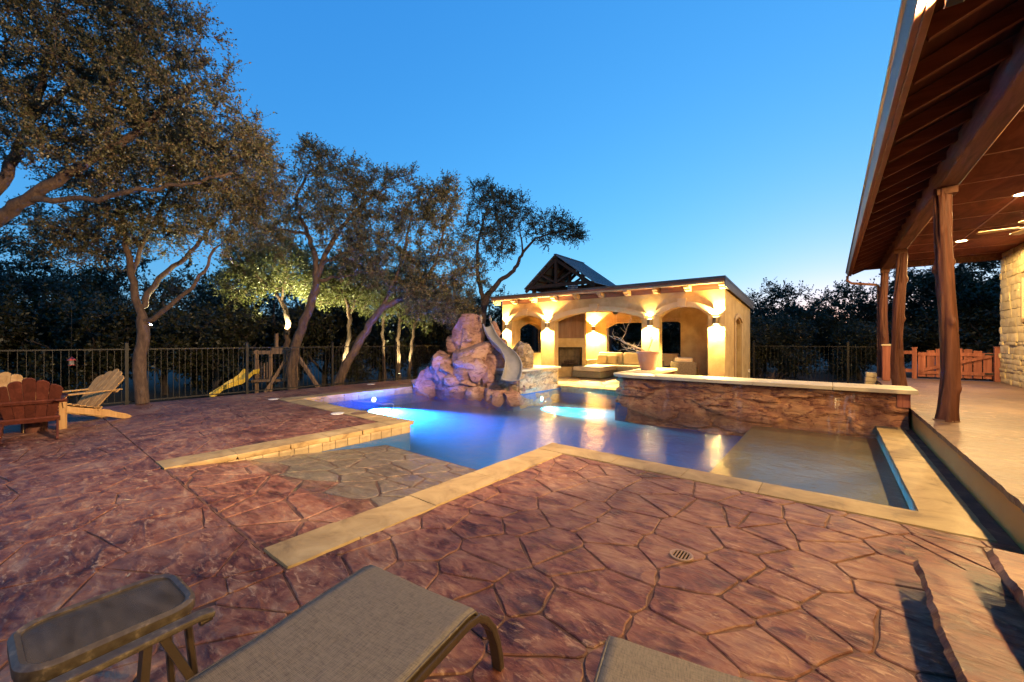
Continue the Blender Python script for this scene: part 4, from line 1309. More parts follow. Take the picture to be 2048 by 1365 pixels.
# ------------------------------------------------------------------ rock waterfall and slide
ico_cache = {}
def ico(sub):
    if sub not in ico_cache:
        bm = bmesh.new()
        bmesh.ops.create_icosphere(bm, subdivisions=sub, radius=1.0)
        ico_cache[sub] = ([v.co.copy() for v in bm.verts], [tuple(v.index for v in f.verts) for f in bm.faces])
        bm.free()
    return ico_cache[sub]
def boulder(name, c, rx, ry, rz, seed, mat, parent, rot=0.0, sub=5, cuts=16):
    rr = random.Random(seed)
    vs, fs = ico(sub)
    planes = []
    for _ in range(cuts):
        nrm = Vector((rr.gauss(0, 1), rr.gauss(0, 1), rr.gauss(0, 0.55))).normalized()
        planes.append((nrm, rr.uniform(0.50, 0.80)))
    planes.append((Vector((rr.gauss(0, 0.2), rr.gauss(0, 0.2), 1)).normalized(), rr.uniform(0.6, 0.85)))
    out = []
    cr, sr = math.cos(rot), math.sin(rot)
    tilt = rr.uniform(-0.3, 0.3)
    for v in vs:
        p = v.copy()
        for _ in range(2):
            for nrm, d_ in planes:
                e = p.dot(nrm) - d_
                if e > 0: p -= nrm * e
        q = Vector((p.x * rx, p.y * ry, p.z * rz)) * 1.22
        w_ = q + Vector((seed * 3.1, seed * 1.7, 0))
        hh_ = (q.z + tilt * q.x + 0.10 * fbm(w_, 1.6, 3)) * 5.0 + seed
        saw = hh_ - math.floor(hh_)
        led = (0.5 - abs(saw - 0.5)) ** 0.5 if saw > 0.12 else 0.0
        cell = noise.cell(w_ * 3.3)
        rg_ = noise.ridged_multi_fractal(w_ * 2.2, 1.0, 2.0, 3, 1.0, 2.0)
        k = 1 + (led * 0.035 + fbm(w_, 1.8, 3) * 0.035 + fbm(w_, 8.0, 3) * 0.014 + cell * 0.02 - 0.06 * max(0.0, rg_ - 1.55)) / max(0.3, (rx + rz) * 0.5)
        q *= k
        out.append((c[0] + q.x * cr - q.y * sr, c[1] + q.x * sr + q.y * cr, c[2] + q.z))
    return MB().add(out, fs).build(name, mat, parent, autosmooth=24)
rocks = thing('rock_waterfall', 'tall pink sandstone rock mound with the slide on it', 'rock', (0, 0, 0))
rr = random.Random(12)
core = [(937, 682, 31, 46, 12.9, 0.9), (928, 648, 15, 17, 13.0, 1.0), (955, 722, 54, 42, 12.6, 0.9), (984, 748, 40, 46, 12.2, 0.8), (928, 752, 50, 36, 12.7, 0.8),
        (888, 744, 37, 42, 12.8, 0.9), (864, 760, 32, 27, 13.0, 1.0), (851, 769, 22, 15, 13.2, 1.2), (958, 774, 48, 20, 12.4, 0.6), (1000, 778, 32, 16, 11.9, 0.7),
        (1026, 752, 24, 40, 12.2, 1.0), (990, 672, 12, 24, 13.2, 1.0), (1004, 704, 18, 26, 12.9, 1.0), (1036, 776, 22, 17, 11.7, 0.8), (915, 700, 24, 40, 13.2, 1.0), (900, 774, 34, 14, 12.9, 0.8)]
for i, (px, py, hw, hh, d, dep) in enumerate(core):
    c = P(px, py, d)
    boulder('boulder', c, hw * d / F * 1.06, hw * d / F * dep * 1.05, hh * d / F * 1.06, i + 3, M['rock'], rocks, YAW + 0.3 * math.sin(i * 2.1))
    for k in range(3 if hw > 22 else 1):
        a = rr.uniform(-1, 1); b_ = rr.uniform(-0.9, 0.75)
        if a > 0.4 and px > 960: a -= 0.9
        f = rr.uniform(0.34, 0.55)
        c2 = P(px + a * hw * 0.72, py - b_ * hh * 0.72, d - hw * d / F * dep * 0.62)
        boulder('boulder', c2, hw * d / F * f, hw * d / F * f * 0.8, hh * d / F * f * rr.uniform(0.6, 0.95), 100 + i * 4 + k, M['rock'], rocks, rr.uniform(0, 3), 4, 12)
for k in range(9):
    xk = -10.2 + k * 0.42
    boulder('boulder', (xk, 8.62 + rr.uniform(-0.08, 0.05), -0.12), 0.30, 0.20, 0.20, 300 + k, M['rock'], rocks, rr.uniform(0, 3), 4, 12)
for i, (px, py, hw, hh, d) in enumerate([(1050, 716, 15, 26, 12.2), (1038, 706, 14, 20, 12.6)]):
    c = P(px, py, d)
    boulder('boulder', c, hw * d / F * 1.1, hw * d / F * 1.3, hh * d / F * 1.1, i + 60, M['rockgold'], rocks, YAW)

slide = thing('pool_slide', 'curved grey plastic water slide coming down the rocks', 'slide', (0, 0, 0))
sp = [(972, 655, 12.5, 0.27), (977, 668, 12.35, 0.27), (985, 682, 12.1, 0.28), (997, 696, 11.8, 0.30), (1011, 709, 11.5, 0.34), (1021, 722, 11.2, 0.39), (1026, 738, 11.0, 0.43), (1026, 753, 10.8, 0.45), (1023, 764, 10.6, 0.45), (1021, 769, 10.4, 0.44)]
cp = [P(a, b_, d) for a, b_, d, w_ in sp]
def catm(p, i, t):
    p0, p1, p2, p3 = p[max(i - 1, 0)], p[i], p[min(i + 1, len(p) - 1)], p[min(i + 2, len(p) - 1)]
    return 0.5 * ((2 * p1) + (p2 - p0) * t + (2 * p0 - 5 * p1 + 4 * p2 - p3) * t * t + (3 * p1 - p0 - 3 * p2 + p3) * t ** 3)
line, wid = [], []
for i in range(len(cp) - 1):
    for k in range(6):
        t = k / 6
        line.append(catm(cp, i, t)); wid.append(sp[i][3] * (1 - t) + sp[i + 1][3] * t)
line.append(cp[-1]); wid.append(sp[-1][3])
sec = []
ns = 16
for thick in (0, 1):
    for k in range(ns + 1):
        a = math.pi * (k / ns)
        kx = -math.cos(a)
        kz = -abs(math.sin(a)) ** 0.7
        r_ = 1.0 if thick == 0 else 1.0
        sec.append((kx, kz, thick))
vs = []
for i, p in enumerate(line):
    t = (line[min(i + 1, len(line) - 1)] - line[max(i - 1, 0)]).normalized()
    side = t.cross(Vector((0, 0, 1))).normalized()
    up = side.cross(t).normalized()
    w_ = wid[i] / 2
    dpt = 0.20 * (0.75 + 0.25 * math.sin(min(1, i / len(line)) * math.pi)) * (1 if i < len(line) - 8 else max(0.35, (len(line) - i) / 8))
    ring = []
    for k in range(ns + 1):
        kx, kz, _ = sec[k]
        ring.append(p + side * kx * w_ + up * (kz * dpt + 0.15))
    rim_o = [ring[-1] + side * 0.03, ring[-1] + side * 0.03 - up * 0.045]
    outer = [p + side * sec[k][0] * (w_ + 0.018) + up * (sec[k][1] * (dpt + 0.02) + 0.15) for k in range(ns, -1, -1)]
    rim_i = [ring[0] - side * 0.03 - up * 0.045, ring[0] - side * 0.03]
    vs += ring + rim_o + outer + rim_i
K = (ns + 1) * 2 + 4
fs = [(i * K + k, i * K + (k + 1) % K, (i + 1) * K + (k + 1) % K, (i + 1) * K + k) for i in range(len(line) - 1) for k in range(K)]
fs += [tuple(range(K))[::-1], tuple((len(line) - 1) * K + k for k in range(K))]
MB().add(vs, fs).build('trough', M['slide'], slide, autosmooth=50)
t0 = (line[1] - line[0]).normalized()
sd_ = t0.cross(Vector((0, 0, 1))).normalized()
for sg in (-1, 1):
    b0 = line[1] + sd_ * sg * 0.16 + Vector((0, 0, 0.15))
    b1 = line[0] + sd_ * sg * 0.16 - t0 * 0.12 + Vector((0, 0, 0.12))
    MB().tube([b0, b0 + Vector((0, 0, 0.14)), (b0 + b1) / 2 + Vector((0, 0, 0.20)), b1 + Vector((0, 0, 0.14)), b1], 0.018, 8).build('handrail', M['slide'], slide, smooth=True)

# ------------------------------------------------------------------ timber shelter behind the pavilion
tw = thing('timber_shelter', 'open timber shelter with blue grey metal gable roof', 'shelter', (0, 0, 0))
TX0, TX1, TR, TZE, TZR, TY0, TY1 = -13.5, -9.15, -11.45, 4.22, 5.9, 18.0, 21.1
for x in (TX0 + 0.45, TX1 - 0.45):
    for y in (TY0 + 0.35, TY1 - 0.35):
        MB().box(x - 0.09, x + 0.09, y - 0.09, y + 0.09, -0.28, 4.36).build('post', M['timber'], tw)
for y in (TY0 + 0.1, (TY0 + TY1) / 2, TY1 - 0.1):
    tr = MB().bar([(TX0 + 0.35, y, 4.42), (TX1 - 0.35, y, 4.42)], 0.12, 0.18).build('tie_beam', M['timber'], tw)
    MB().box(TR - 0.07, TR + 0.07, y - 0.06, y + 0.06, 4.5, TZR - 0.12).build('king_post', M['timber'], tr)
    for (xe, sg) in ((TX0, 1), (TX1, -1)):
        MB().bar([(xe + sg * 0.05, y, TZE - 0.02), (TR, y, TZR - 0.11)], 0.10, 0.16).build('rafter', M['timber'], tr)
        MB().bar([(TR, y, 4.55), (TR - sg * 0.9, y, 5.02)], 0.09, 0.10).build('strut', M['timber'], tr)
for (xe, sg) in ((TX0, 1), (TX1, -1)):
    for k in range(5):
        f = 0.08 + k * 0.21
        x, z_ = xe + (TR - xe) * f, TZE + (TZR - TZE) * f
        MB().box(x - 0.07, x + 0.07, TY0 + 0.02, TY1 - 0.02, z_ + 0.055, z_ + 0.10).build('purlin', M['timber'], tw)
    m = MB()
    dx = (TR - xe)
    a, b_ = Vector((xe, 0, TZE + 0.12)), Vector((TR, 0, TZR + 0.12))
    m.add([(a.x, TY0, a.z), (b_.x, TY0, b_.z), (b_.x, TY1, b_.z), (a.x, TY1, a.z), (a.x, TY0, a.z + 0.02), (b_.x, TY0, b_.z + 0.02), (b_.x, TY1, b_.z + 0.02), (a.x, TY1, a.z + 0.02)],
          [(3, 2, 1, 0), (4, 5, 6, 7), (0, 1, 5, 4), (1, 2, 6, 5), (2, 3, 7, 6), (3, 0, 4, 7)])
    pn = m.build('roof_panel', M['roofmetal'], tw)
    y = TY0 + 0.02
    while y < TY1:
        MB().bar([(a.x, y, a.z + 0.035), (b_.x, y, b_.z + 0.035)], 0.03, 0.04).build('seam', M['roofmetal'], pn)
        y += 0.3
MB().bar([(TR, TY0 - 0.02, TZR + 0.16), (TR, TY1 + 0.02, TZR + 0.16)], 0.16, 0.03).build('ridge_cap', M['roofmetal'], tw)
for x in (TX0 + 0.45, TX1 - 0.45):
    MB().box(x - 0.08, x + 0.08, TY0 + 0.1, TY1 - 0.1, 4.362, 4.50).build('plate_beam', M['timber'], tw)
wsh = MB()
for (x0, x1) in ((-0.05, 0.32), (-1.55, -1.38), (-2.9, -2.78)):
    wsh.grid(lambda u, v, x0=x0, x1=x1: (x0 + (x1 - x0) * u, 9.12 - 0.16 * v ** 0.5 - 0.01 * math.sin(u * 9), 0.565 - (0.565 - WATER) * v), 6, 10)
tag(wsh.build('water_sheet', M['sheet'], smooth=True), 'thin clear sheets of water spilling from under the cream cap', kind='stuff')
#==PART4==
# ------------------------------------------------------------------ loungers and side table
def lounger(label, foot, head_dir_deg, L=1.95):
    """sling chaise: local +y is the foot end, origin on the ground under the middle of the foot end"""
    t = thing('lounge_chair', label, 'lounger', (foot[0], foot[1], 0), R(head_dir_deg), 'sling loungers on the patio')
    hw = 0.315
    # fabric
    def prof(v):                       # from foot end (v=0) to head end (v=1)
        pts = [(0.065, 0.305), (0.06, 0.335), (0.035, 0.357), (-0.02, 0.366), (-0.12, 0.362), (-0.5, 0.335), (-1.0, 0.315), (-1.25, 0.33), (-1.55, 0.45), (-1.9, 0.62)]
        f = v * (len(pts) - 1)
        i = min(int(f), len(pts) - 2)
        q = f - i
        return (pts[i][0] * (1 - q) + pts[i + 1][0] * q, pts[i][1] * (1 - q) + pts[i + 1][1] * q)
    def fab(u, v):
        y, z = prof(v)
        x = -hw + 2 * hw * u
        cr = 0.05
        if v < 0.30: # rounded corners at the foot end
            e = max(0.0, abs(x) - (hw - cr)) / cr
            y -= 0.030 * e * e * max(0, 1 - v / 0.30)
        sag = 0.012 * math.sin(math.pi * u) * min(1, v * 3)
        return (x, y, z - sag + 0.004 * nz((x * 5, y * 5, 2)))
    m = MB().grid(fab, 16, 54)
    fo = m.build('sling', M['sling'], t, smooth=True)
    so = fo.modifiers.new('solid', 'SOLIDIFY'); so.thickness = 0.006
    hem = [fab(0, k / 54) for k in range(54, 0, -1)] + [fab(k / 16, 0) for k in range(17)] + [fab(1, k / 54) for k in range(1, 55)]
    MB().tube([(a, b_, c_ + 0.002) for a, b_, c_ in hem], 0.006, 6).build('hem', M['frame_dusty'], t, smooth=True)
    for sg in (-1, 1):
        x = sg * (hw - 0.012)
        rail = MB().bar([(x, 0.215, 0.0), (x, 0.205, 0.06), (x, 0.185, 0.14), (x, 0.15, 0.22), (x, 0.10, 0.285), (x, 0.045, 0.325), (x, -0.02, 0.335), (x, -0.12, 0.328), (x, -0.5, 0.302), (x, -1.0, 0.285), (x, -1.5, 0.28), (x, -1.72, 0.27)], 0.032, 0.05, (1, 0, 0))
        ro = rail.build('side_rail', M['frame'], t, bevel=0.008, seg=2)
        MB().bar([(x, -1.5, 0.28), (x, -1.62, 0.0)], 0.035, 0.04, (1, 0, 0)).build('rear_leg', M['frame'], t, bevel=0.006)
        # arm with two supports
        xa = sg * (hw + 0.03)
        ap = [(xa, -0.62, 0.500), (xa, -0.66, 0.508), (xa, -1.0, 0.512), (xa, -1.45, 0.505)]
        ar = MB().bar(ap, 0.045, 0.022).build('arm', M['frame_dusty'], t, bevel=0.007, seg=2)
        MB().tube([(xa, -0.625, 0.488), (xa, -0.66, 0.485)], 0.014, 8).build('arm_end', M['frame'], ar)
        MB().bar([(xa, -0.76, 0.497), (xa - sg * 0.012, -0.68, 0.30)], 0.022, 0.032, (1, 0, 0)).build('arm_support', M['frame'], ar)
        MB().bar([(xa, -0.80, 0.497), (xa - sg * 0.01, -0.84, 0.0)], 0.022, 0.034, (1, 0, 0)).build('leg', M['frame'], ar)
        MB().bar([(xa, -1.38, 0.497), (xa - sg * 0.02, -1.44, 0.28)], 0.022, 0.032, (1, 0, 0)).build('arm_support', M['frame'], ar)
    for y, z in ((0.03, 0.318), (-0.55, 0.27), (-1.25, 0.262)):
        MB().tube([(-hw + 0.03, y, z), (hw - 0.03, y, z)], 0.016, 8).build('cross_bar', M['frame'], t, smooth=True)
    return t
lounger('brown sling lounger beside the glass side table', (-1.43, 1.10), 7.0)
lounger('brown sling lounger at the bottom edge right of centre', (-0.325, 1.42), 13.0)

tb = thing('side_table', 'small brown side table with obscured glass top', 'side table', (-1.985, 0.215, 0), R(3))
def rrect(hx, hy, r, n=6):
    out = []
    for (cx, cy, a0) in ((hx - r, hy - r, 0), (-hx + r, hy - r, 90), (-hx + r, -hy + r, 180), (hx - r, -hy + r, 270)):
        for k in range(n + 1):
            a = R(a0 + 90 * k / n)
            out.append((cx + r * math.cos(a), cy + r * math.sin(a)))
    return out
oi_, oo_ = rrect(0.148, 0.192, 0.065), rrect(0.175, 0.219, 0.09)
n = len(oi_)
vs = []
for ring, z in ((oi_, 0.476), (oi_, 0.490), ([(a * 0.5 + b_ * 0.5, c * 0.5 + d * 0.5) for (a, c), (b_, d) in zip(oi_, oo_)], 0.497), (oo_, 0.486), (oo_, 0.455), ([(a * 0.97, c * 0.97) for a, c in oo_], 0.442), (oi_, 0.442)):
    vs += [(x, y, z) for x, y in ring]
MB().add(vs, [(k * n + i, k * n + (i + 1) % n, ((k + 1) % 7) * n + (i + 1) % n, ((k + 1) % 7) * n + i) for k in range(7) for i in range(n)]).build('rim', M['frame_dusty'], tb, autosmooth=45)
MB().prism([(x * 1.01, y * 1.01) for x, y in oi_], 0.478, 0.483).build('glass_top', M['tableglass'], tb)
for sx in (-1, 1):
    for sy in (-1, 1):
        MB().bar([(sx * 0.135, sy * 0.182, 0.45), (sx * 0.15, sy * 0.20, 0.22), (sx * 0.165, sy * 0.215, 0.0)], 0.03, 0.022, (0, 1, 0)).build('leg', M['frame'], tb, bevel=0.005)
for sy in (-1, 1):
    MB().bar([(-0.15, sy * 0.20, 0.2), (0.15, sy * 0.20, 0.2)], 0.018, 0.02).build('stretcher', M['frame'], tb)

# ------------------------------------------------------------------ adirondack chairs
def adirondack(label, loc, rz, mat):
    """local: sitter looks along -y"""
    t = thing('adirondack_chair', label, 'chair', loc, R(rz), 'adirondack chairs round the stump')
    for sg in (-1, 1):
        x = sg * 0.27
        prof = [(-0.47, 0.30), (-0.46, 0.37), (-0.38, 0.385), (-0.1, 0.30), (0.12, 0.245), (0.26, 0.215), (0.36, 0.16), (0.52, 0.10), (0.62, 0.045), (0.635, 0.012), (0.60, 0.0), (0.50, 0.0), (0.30, 0.07), (0.05, 0.15), (-0.25, 0.235)]
        MB().prism(prof[::-1], x - 0.014, x + 0.014, 'x').build('side_stringer', mat, t, bevel=0.004)
        MB().box(sg * 0.30 - 0.014, sg * 0.30 + 0.014, -0.47, -0.345, 0.0, 0.545).build('front_leg', mat, t, bevel=0.004)
        am = MB().prism([(sg * 0.25, -0.52), (sg * 0.25 + sg * 0.13, -0.52), (sg * 0.25 + sg * 0.14, -0.3), (sg * 0.25 + sg * 0.09, 0.2), (sg * 0.25 + sg * 0.07, 0.46), (sg * 0.25, 0.46)], 0.547, 0.572)
        ao = am.build('arm', mat, t, bevel=0.005)
        MB().prism([(-0.44, 0.545), (-0.37, 0.545), (-0.385, 0.36), (-0.41, 0.35)], sg * 0.318, sg * 0.345, 'x').build('arm_bracket', mat, ao)
    for k in range(6):
        y = -0.45 + k * 0.098
        z = 0.395 - max(0, (y + 0.38)) * 0.29
        MB().box(-0.285, 0.285, y, y + 0.085, z, z + 0.02).build('seat_slat', mat, t, bevel=0.004)
    # fan back of five boards
    base = Vector((0, 0.10, 0.245)); ang = R(37)
    dirv = Vector((0, math.sin(ang), math.cos(ang)))
    nor = Vector((0, -math.cos(ang), math.sin(ang)))
    nb = 5
    for k in range(nb):
        c0 = (k - 2) * 0.098
        c1 = (k - 2) * 0.132
        L = 0.84 - 0.055 * abs(k - 2) ** 1.45
        w0, w1 = 0.048, 0.0655
        pts = [(c0 - w0, 0), (c0 + w0, 0)]
        for q in range(7):
            a = math.pi * q / 6
            pts.append((c1 + w1 * math.cos(a), L - 0.055 + 0.055 * math.sin(a) + (0.02 * (2 - k) * math.cos(a) if abs(k - 2) > 0 else 0)))
        vs = []
        for dep in (0.0, 0.018):
            vs += [base + Vector((a, 0, 0)) + dirv * b_ + nor * dep for a, b_ in pts]
        nn = len(pts)
        fs = [tuple(range(nn)), tuple(range(nn, 2 * nn))[::-1]] + [(i, (i + 1) % nn, nn + (i + 1) % nn, nn + i) for i in range(nn)]
        MB().add(vs, fs).build('back_slat', mat, t, bevel=0.004)
    p = base + dirv * 0.385 - nor * 0.016
    MB().bar([p + Vector((-0.37, 0, 0)), p + Vector((0.37, 0, 0))], 0.028, 0.06, dirv).build('back_rail', mat, t, bevel=0.004)
    p = base + dirv * 0.02 - nor * 0.018
    MB().bar([p + Vector((-0.30, 0, 0)), p + Vector((0.30, 0, 0))], 0.03, 0.09, dirv).build('lower_rail', mat, t, bevel=0.004)
    return t
adirondack('red stained adirondack chair seen from the back', (-9.57, 0.19, 0.0), -90 - 3, M['adir_red'])
adirondack('pale adirondack chair seen from the side', (-10.33, 0.74, 0.0), 28, M['adir_tan'])
adirondack('pale adirondack chair facing the camera at the left edge', (-10.42, -0.12, 0.0), 84, M['adir_tan'])
stm = thing('tree_stump', 'short split log stump under the chairs', 'stump', (-9.98, 0.24, 0))
m = MB().grid(lambda u, v: ((0.13 + 0.018 * nz((math.cos(u * 6.283) * 3, math.sin(u * 6.283) * 3, v * 0.6)) + 0.012 * math.sin(u * 6.283 * 7)) * math.cos(u * 6.2832), (0.13 + 0.018 * nz((math.cos(u * 6.283) * 3, math.sin(u * 6.283) * 3, v * 0.6)) + 0.012 * math.sin(u * 6.283 * 7)) * math.sin(u * 6.2832), 0.36 * v), 36, 6)
m.f.append(tuple(6 * 37 + i for i in range(36)))
m.build('log', M['cedar'], stm, autosmooth=50)

# ------------------------------------------------------------------ small things on the patio
dg = thing('drain_grate', 'round bronze drain grate in the patio', 'drain', (-0.79, 2.82, 0.010))
MB().lathe([(0.058, 0.0), (0.07, 0.002), (0.075, 0.0), (0.075, -0.01), (0.058, -0.01)], 28, cap=False).build('ring', M['grate'], dg)
for k in range(6):
    x = -0.05 + k * 0.02
    h = math.sqrt(0.059 ** 2 - x * x)
    MB().box(x - 0.0035, x + 0.0035, -h, h, -0.008, 0.001).build('bar', M['grate'], dg)
MB().lathe([(0.0, -0.009), (0.058, -0.009)], 24).build('well', M['black'], dg)
for (px, py, lb) in ((675, 828, 'white round skimmer lid on the patio near the pool corner'), (548, 799.5, 'white round skimmer lid near the far left coping corner'), (742, 769.5, 'white round skimmer lid behind the far pool edge')):
    c = G(px, py)
    o = thing('skimmer_lid', lb, 'lid', (c.x, c.y, 0.003), 0, 'white skimmer lids')
    MB().lathe([(0.0, 0.010), (0.10, 0.010), (0.125, 0.006), (0.13, -0.003)], 26).build('disc', M['lid'], o, autosmooth=40)
    MB().lathe([(0.02, 0.012), (0.03, 0.013), (0.04, 0.012)], 14, cap=False).build('grip', M['white'], o)
hs = []
for k in range(60):
    u = k / 59
    hs.append((-9.6 + 3.2 * u + 0.35 * math.sin(u * 9), 5.2 + 0.7 * math.sin(u * 5.0) + 0.25 * math.cos(u * 11), WATER + 0.004))
tag(MB().tube(hs, 0.012, 6).build('pool_hose', M['slide'], smooth=True), 'thin hose floating on the blue pool water', 'hose')
# dry leaves scattered on the patio
lv = MB()
rr = random.Random(77)
for k in range(420):
    x, y = rr.uniform(-12.2, 0.9), rr.uniform(-2.5, 4.0)
    if -6.4 < x < -2.65 and y > 1.0: continue
    if x > -3.2: continue
    a = rr.uniform(0, 6.28); L = rr.uniform(0.012, 0.03)
    q = Matrix.Translation((x, y, 0.006)) @ Matrix.Rotation(a, 4, 'Z') @ Matrix.Rotation(rr.uniform(-0.3, 0.3), 4, 'X')
    lv.add([q @ Vector(p) for p in ((-L, 0, 0), (0, -L * 0.4, 0.003), (L, 0, 0.004), (0, L * 0.4, 0.002))], [(0, 1, 2, 3)])
M['litter'] = plain('dry leaf tan', (0.42, 0.30, 0.17), 0.8)
tag(lv.build('fallen_leaves', M['litter']), 'tiny pale dry leaves scattered over the patio', 'leaves', kind='stuff')

# ------------------------------------------------------------------ potted bare tree, sofa, wicker chairs
pt = thing('potted_tree', 'large pink clay pot with a bare branching tree on the wall cap', 'planter', (-4.0, 11.1, 0.645), 0.4)
MB().lathe([(0.0, 0.0), (0.20, 0.0), (0.27, 0.34), (0.29, 0.47), (0.315, 0.47), (0.32, 0.52), (0.285, 0.52), (0.275, 0.45), (0.0, 0.44)], 32).build('pot', M['pot'], pt, autosmooth=35)
tr_ = MB()
rr = random.Random(5)
def twig(p, d, L, r, lev):
    pts, rad = [p.copy()], [r]
    n = 5
    for k in range(n):
        d = (d + Vector((rr.gauss(0, 0.22), rr.gauss(0, 0.22), rr.gauss(0.03, 0.15)))).normalized()
        p = p + d * (L / n)
        pts.append(p.copy()); rad.append(r * (1 - 0.55 * (k + 1) / n))
        if lev > 0 and k >= 1:
            for _ in range(1 if rr.random() < 0.8 else 2):
                dd = (d + Vector((rr.gauss(0, 0.9), rr.gauss(0, 0.9), rr.gauss(0.25, 0.5)))).normalized()
                twig(p, dd, L * rr.uniform(0.45, 0.7), r * 0.55, lev - 1)
    tr_.tube(pts, rad, 6)
twig(Vector((0, 0, 0.44)), Vector((-0.62, 0.35, 0.72)), 0.85, 0.026, 2)
twig(Vector((0.03, 0, 0.44)), Vector((-0.8, 0.2, 0.35)), 0.6, 0.018, 1)
twig(Vector((0.0, 0.03, 0.44)), Vector((0.1, 0.3, 0.9)), 0.55, 0.016, 1)
tr_.build('tree', M['bark_pale'], pt, smooth=True)

def cushion(m, x0, x1, y0, y1, z0, z1, puff=0.03):
    nu = 8
    def face(sign):
        def fn(u, v):
            k = (math.sin(math.pi * u) * math.sin(math.pi * v)) ** 0.4 if 0 < u < 1 and 0 < v < 1 else 0
            zc = (z0 + z1) / 2
            return (x0 + (x1 - x0) * u, y0 + (y1 - y0) * v, zc + sign * ((z1 - z0) / 2) * (0.35 + 0.65 * k))
        return fn
    m.grid(face(1), nu, nu); m.grid(face(-1), nu, nu)
def soft_box(x0, x1, y0, y1, z0, z1): 
    return MB().box(x0, x1, y0, y1, z0, z1)
sofa = thing('sectional_sofa', 'wicker sectional sofa with cream cushions and a chaise', 'sofa', (0, 0, 0))
MB().box(-7.95, -4.55, 15.30, 16.25, 0.05, 0.28).build('base', M['wicker'], sofa, bevel=0.01)
MB().box(-7.95, -6.75, 13.75, 15.295, 0.05, 0.28).build('chaise_base', M['wicker'], sofa, bevel=0.01)
MB().box(-7.95, -4.55, 16.12, 16.26, 0.281, 0.74).build('back', M['wicker'], sofa, bevel=0.01)
MB().box(-8.06, -7.955, 15.0, 16.25, 0.05, 0.66).build('arm', M['wicker'], sofa, bevel=0.01)
MB().box(-4.54, -4.42, 15.3, 16.25, 0.05, 0.66).build('arm', M['wicker'], sofa, bevel=0.01)
for x0 in (-7.93, -6.80, -5.67):
    MB().box(x0, x0 + 1.11, 15.32, 16.10, 0.285, 0.46).build('seat_cushion', M['cushion'], sofa, bevel=0.05, seg=3)
    o = MB().box(-0.54, 0.54, -0.10, 0.10, 0, 0.52).build('back_cushion', M['cushion'], sofa, bevel=0.07, seg=3)
    o.location = (x0 + 0.555, 15.98, 0.45); o.rotation_euler = (R(-10), 0, 0)
MB().box(-7.93, -6.78, 13.77, 15.31, 0.285, 0.46).build('chaise_cushion', M['cushion'], sofa, bevel=0.05, seg=3)
for i, (x, y, a) in enumerate(((-7.62, 15.66, 0.15), (-7.2, 15.74, -0.1))):
    o = MB().box(-0.22, 0.22, -0.07, 0.07, 0, 0.42).build('throw_pillow', M['pillow'], sofa, bevel=0.06, seg=3)
    o.location = (x, y, 0.455); o.rotation_euler = (R(-18), 0, a)
for (x, y, rz, lb) in ((-3.62, 13.2, R(12), 'right wicker club chair seen from behind in the pavilion'), (-4.55, 13.55, R(-8), 'left wicker club chair with pale cushions in the pavilion')):
    c = thing('wicker_chair', lb, 'chair', (x, y, 0.01), rz, 'wicker club chairs')
    MB().box(-0.37, 0.37, -0.37, -0.29, 0.03, 0.80).build('back', M['wicker'], c, bevel=0.02, seg=2)
    for sg in (-1, 1):
        x0, x1 = sorted((sg * 0.29, sg * 0.375))
        MB().box(x0, x1, -0.285, 0.37, 0.03, 0.62).build('arm', M['wicker'], c, bevel=0.02, seg=2)
    MB().box(-0.285, 0.285, -0.285, 0.36, 0.05, 0.28).build('seat', M['wicker'], c, bevel=0.01)
    MB().box(-0.28, 0.28, -0.27, 0.37, 0.285, 0.45).build('seat_cushion', M['cushion'], c, bevel=0.05, seg=3)
    o = MB().box(-0.27, 0.27, -0.09, 0.09, 0, 0.5).build('back_cushion', M['cushion'], c, bevel=0.06, seg=3)
    o.location = (0, -0.17, 0.44); o.rotation_euler = (R(8), 0, 0)
f2 = copy_tree(fan)
f2.location = (-6.4, 14.3, 2.93)
tag(f2, 'dark ceiling fan inside the pavilion behind the wide arch', 'ceiling fan')

# ------------------------------------------------------------------ fences
def fence(name, label, p0, p1, zb, ztop, posts, step_=0.115, zpost=None):
    f = thing('metal_fence', label, 'fence', (p0[0], p0[1], zb))
    d = Vector((p1[0] - p0[0], p1[1] - p0[1], 0)); L = d.length
    f.rotation_euler = (0, 0, math.atan2(d.y, d.x))
    h = ztop - zb
    for z in (0.08, h - 0.02):
        MB().box(0, L, -0.012, 0.012, z - 0.014, z + 0.014).build('rail', M['fence'], f)
    pk = MB().box(-0.005, 0.005, -0.005, 0.005, 0.095, h - 0.035).mesh('picket', M['fence'])
    s = 0.06
    while s < L:
        if all(abs(s - q) > 0.05 for q in posts):
            link('picket', pk, None, f).location = (s, 0, 0)
        s += step_
    pm = MB().box(-0.03, 0.03, -0.03, 0.03, -0.35, h + 0.12)
    pme = pm.mesh('post', M['fence'])
    pc = MB().add([(-.036, -.036, h + .121), (.036, -.036, h + .121), (.036, .036, h + .121), (-.036, .036, h + .121), (0, 0, h + .16)], [(0, 1, 4), (1, 2, 4), (2, 3, 4), (3, 0, 4), (3, 2, 1, 0)]).mesh('post_cap', M['fence'])
    for q in posts:
        o = link('post', pme, None, f); o.location = (q, 0, 0)
        link('post_cap', pc, None, o)
    return f
FX = -12.66
fence('metal_fence', 'long bronze picket fence along the trees on the left', (FX, -3.2), (FX, 14.6), -0.03, 1.28, [0, 2.43, 4.86, 7.28, 9.71, 12.14, 14.57, 17.0], 0.115)
fence('metal_fence', 'bronze picket fence between the pavilion and the porch', (-2.2, 16.72), (1.05, 16.72), -0.03, 1.29, [0.02, 2.62], 0.115)

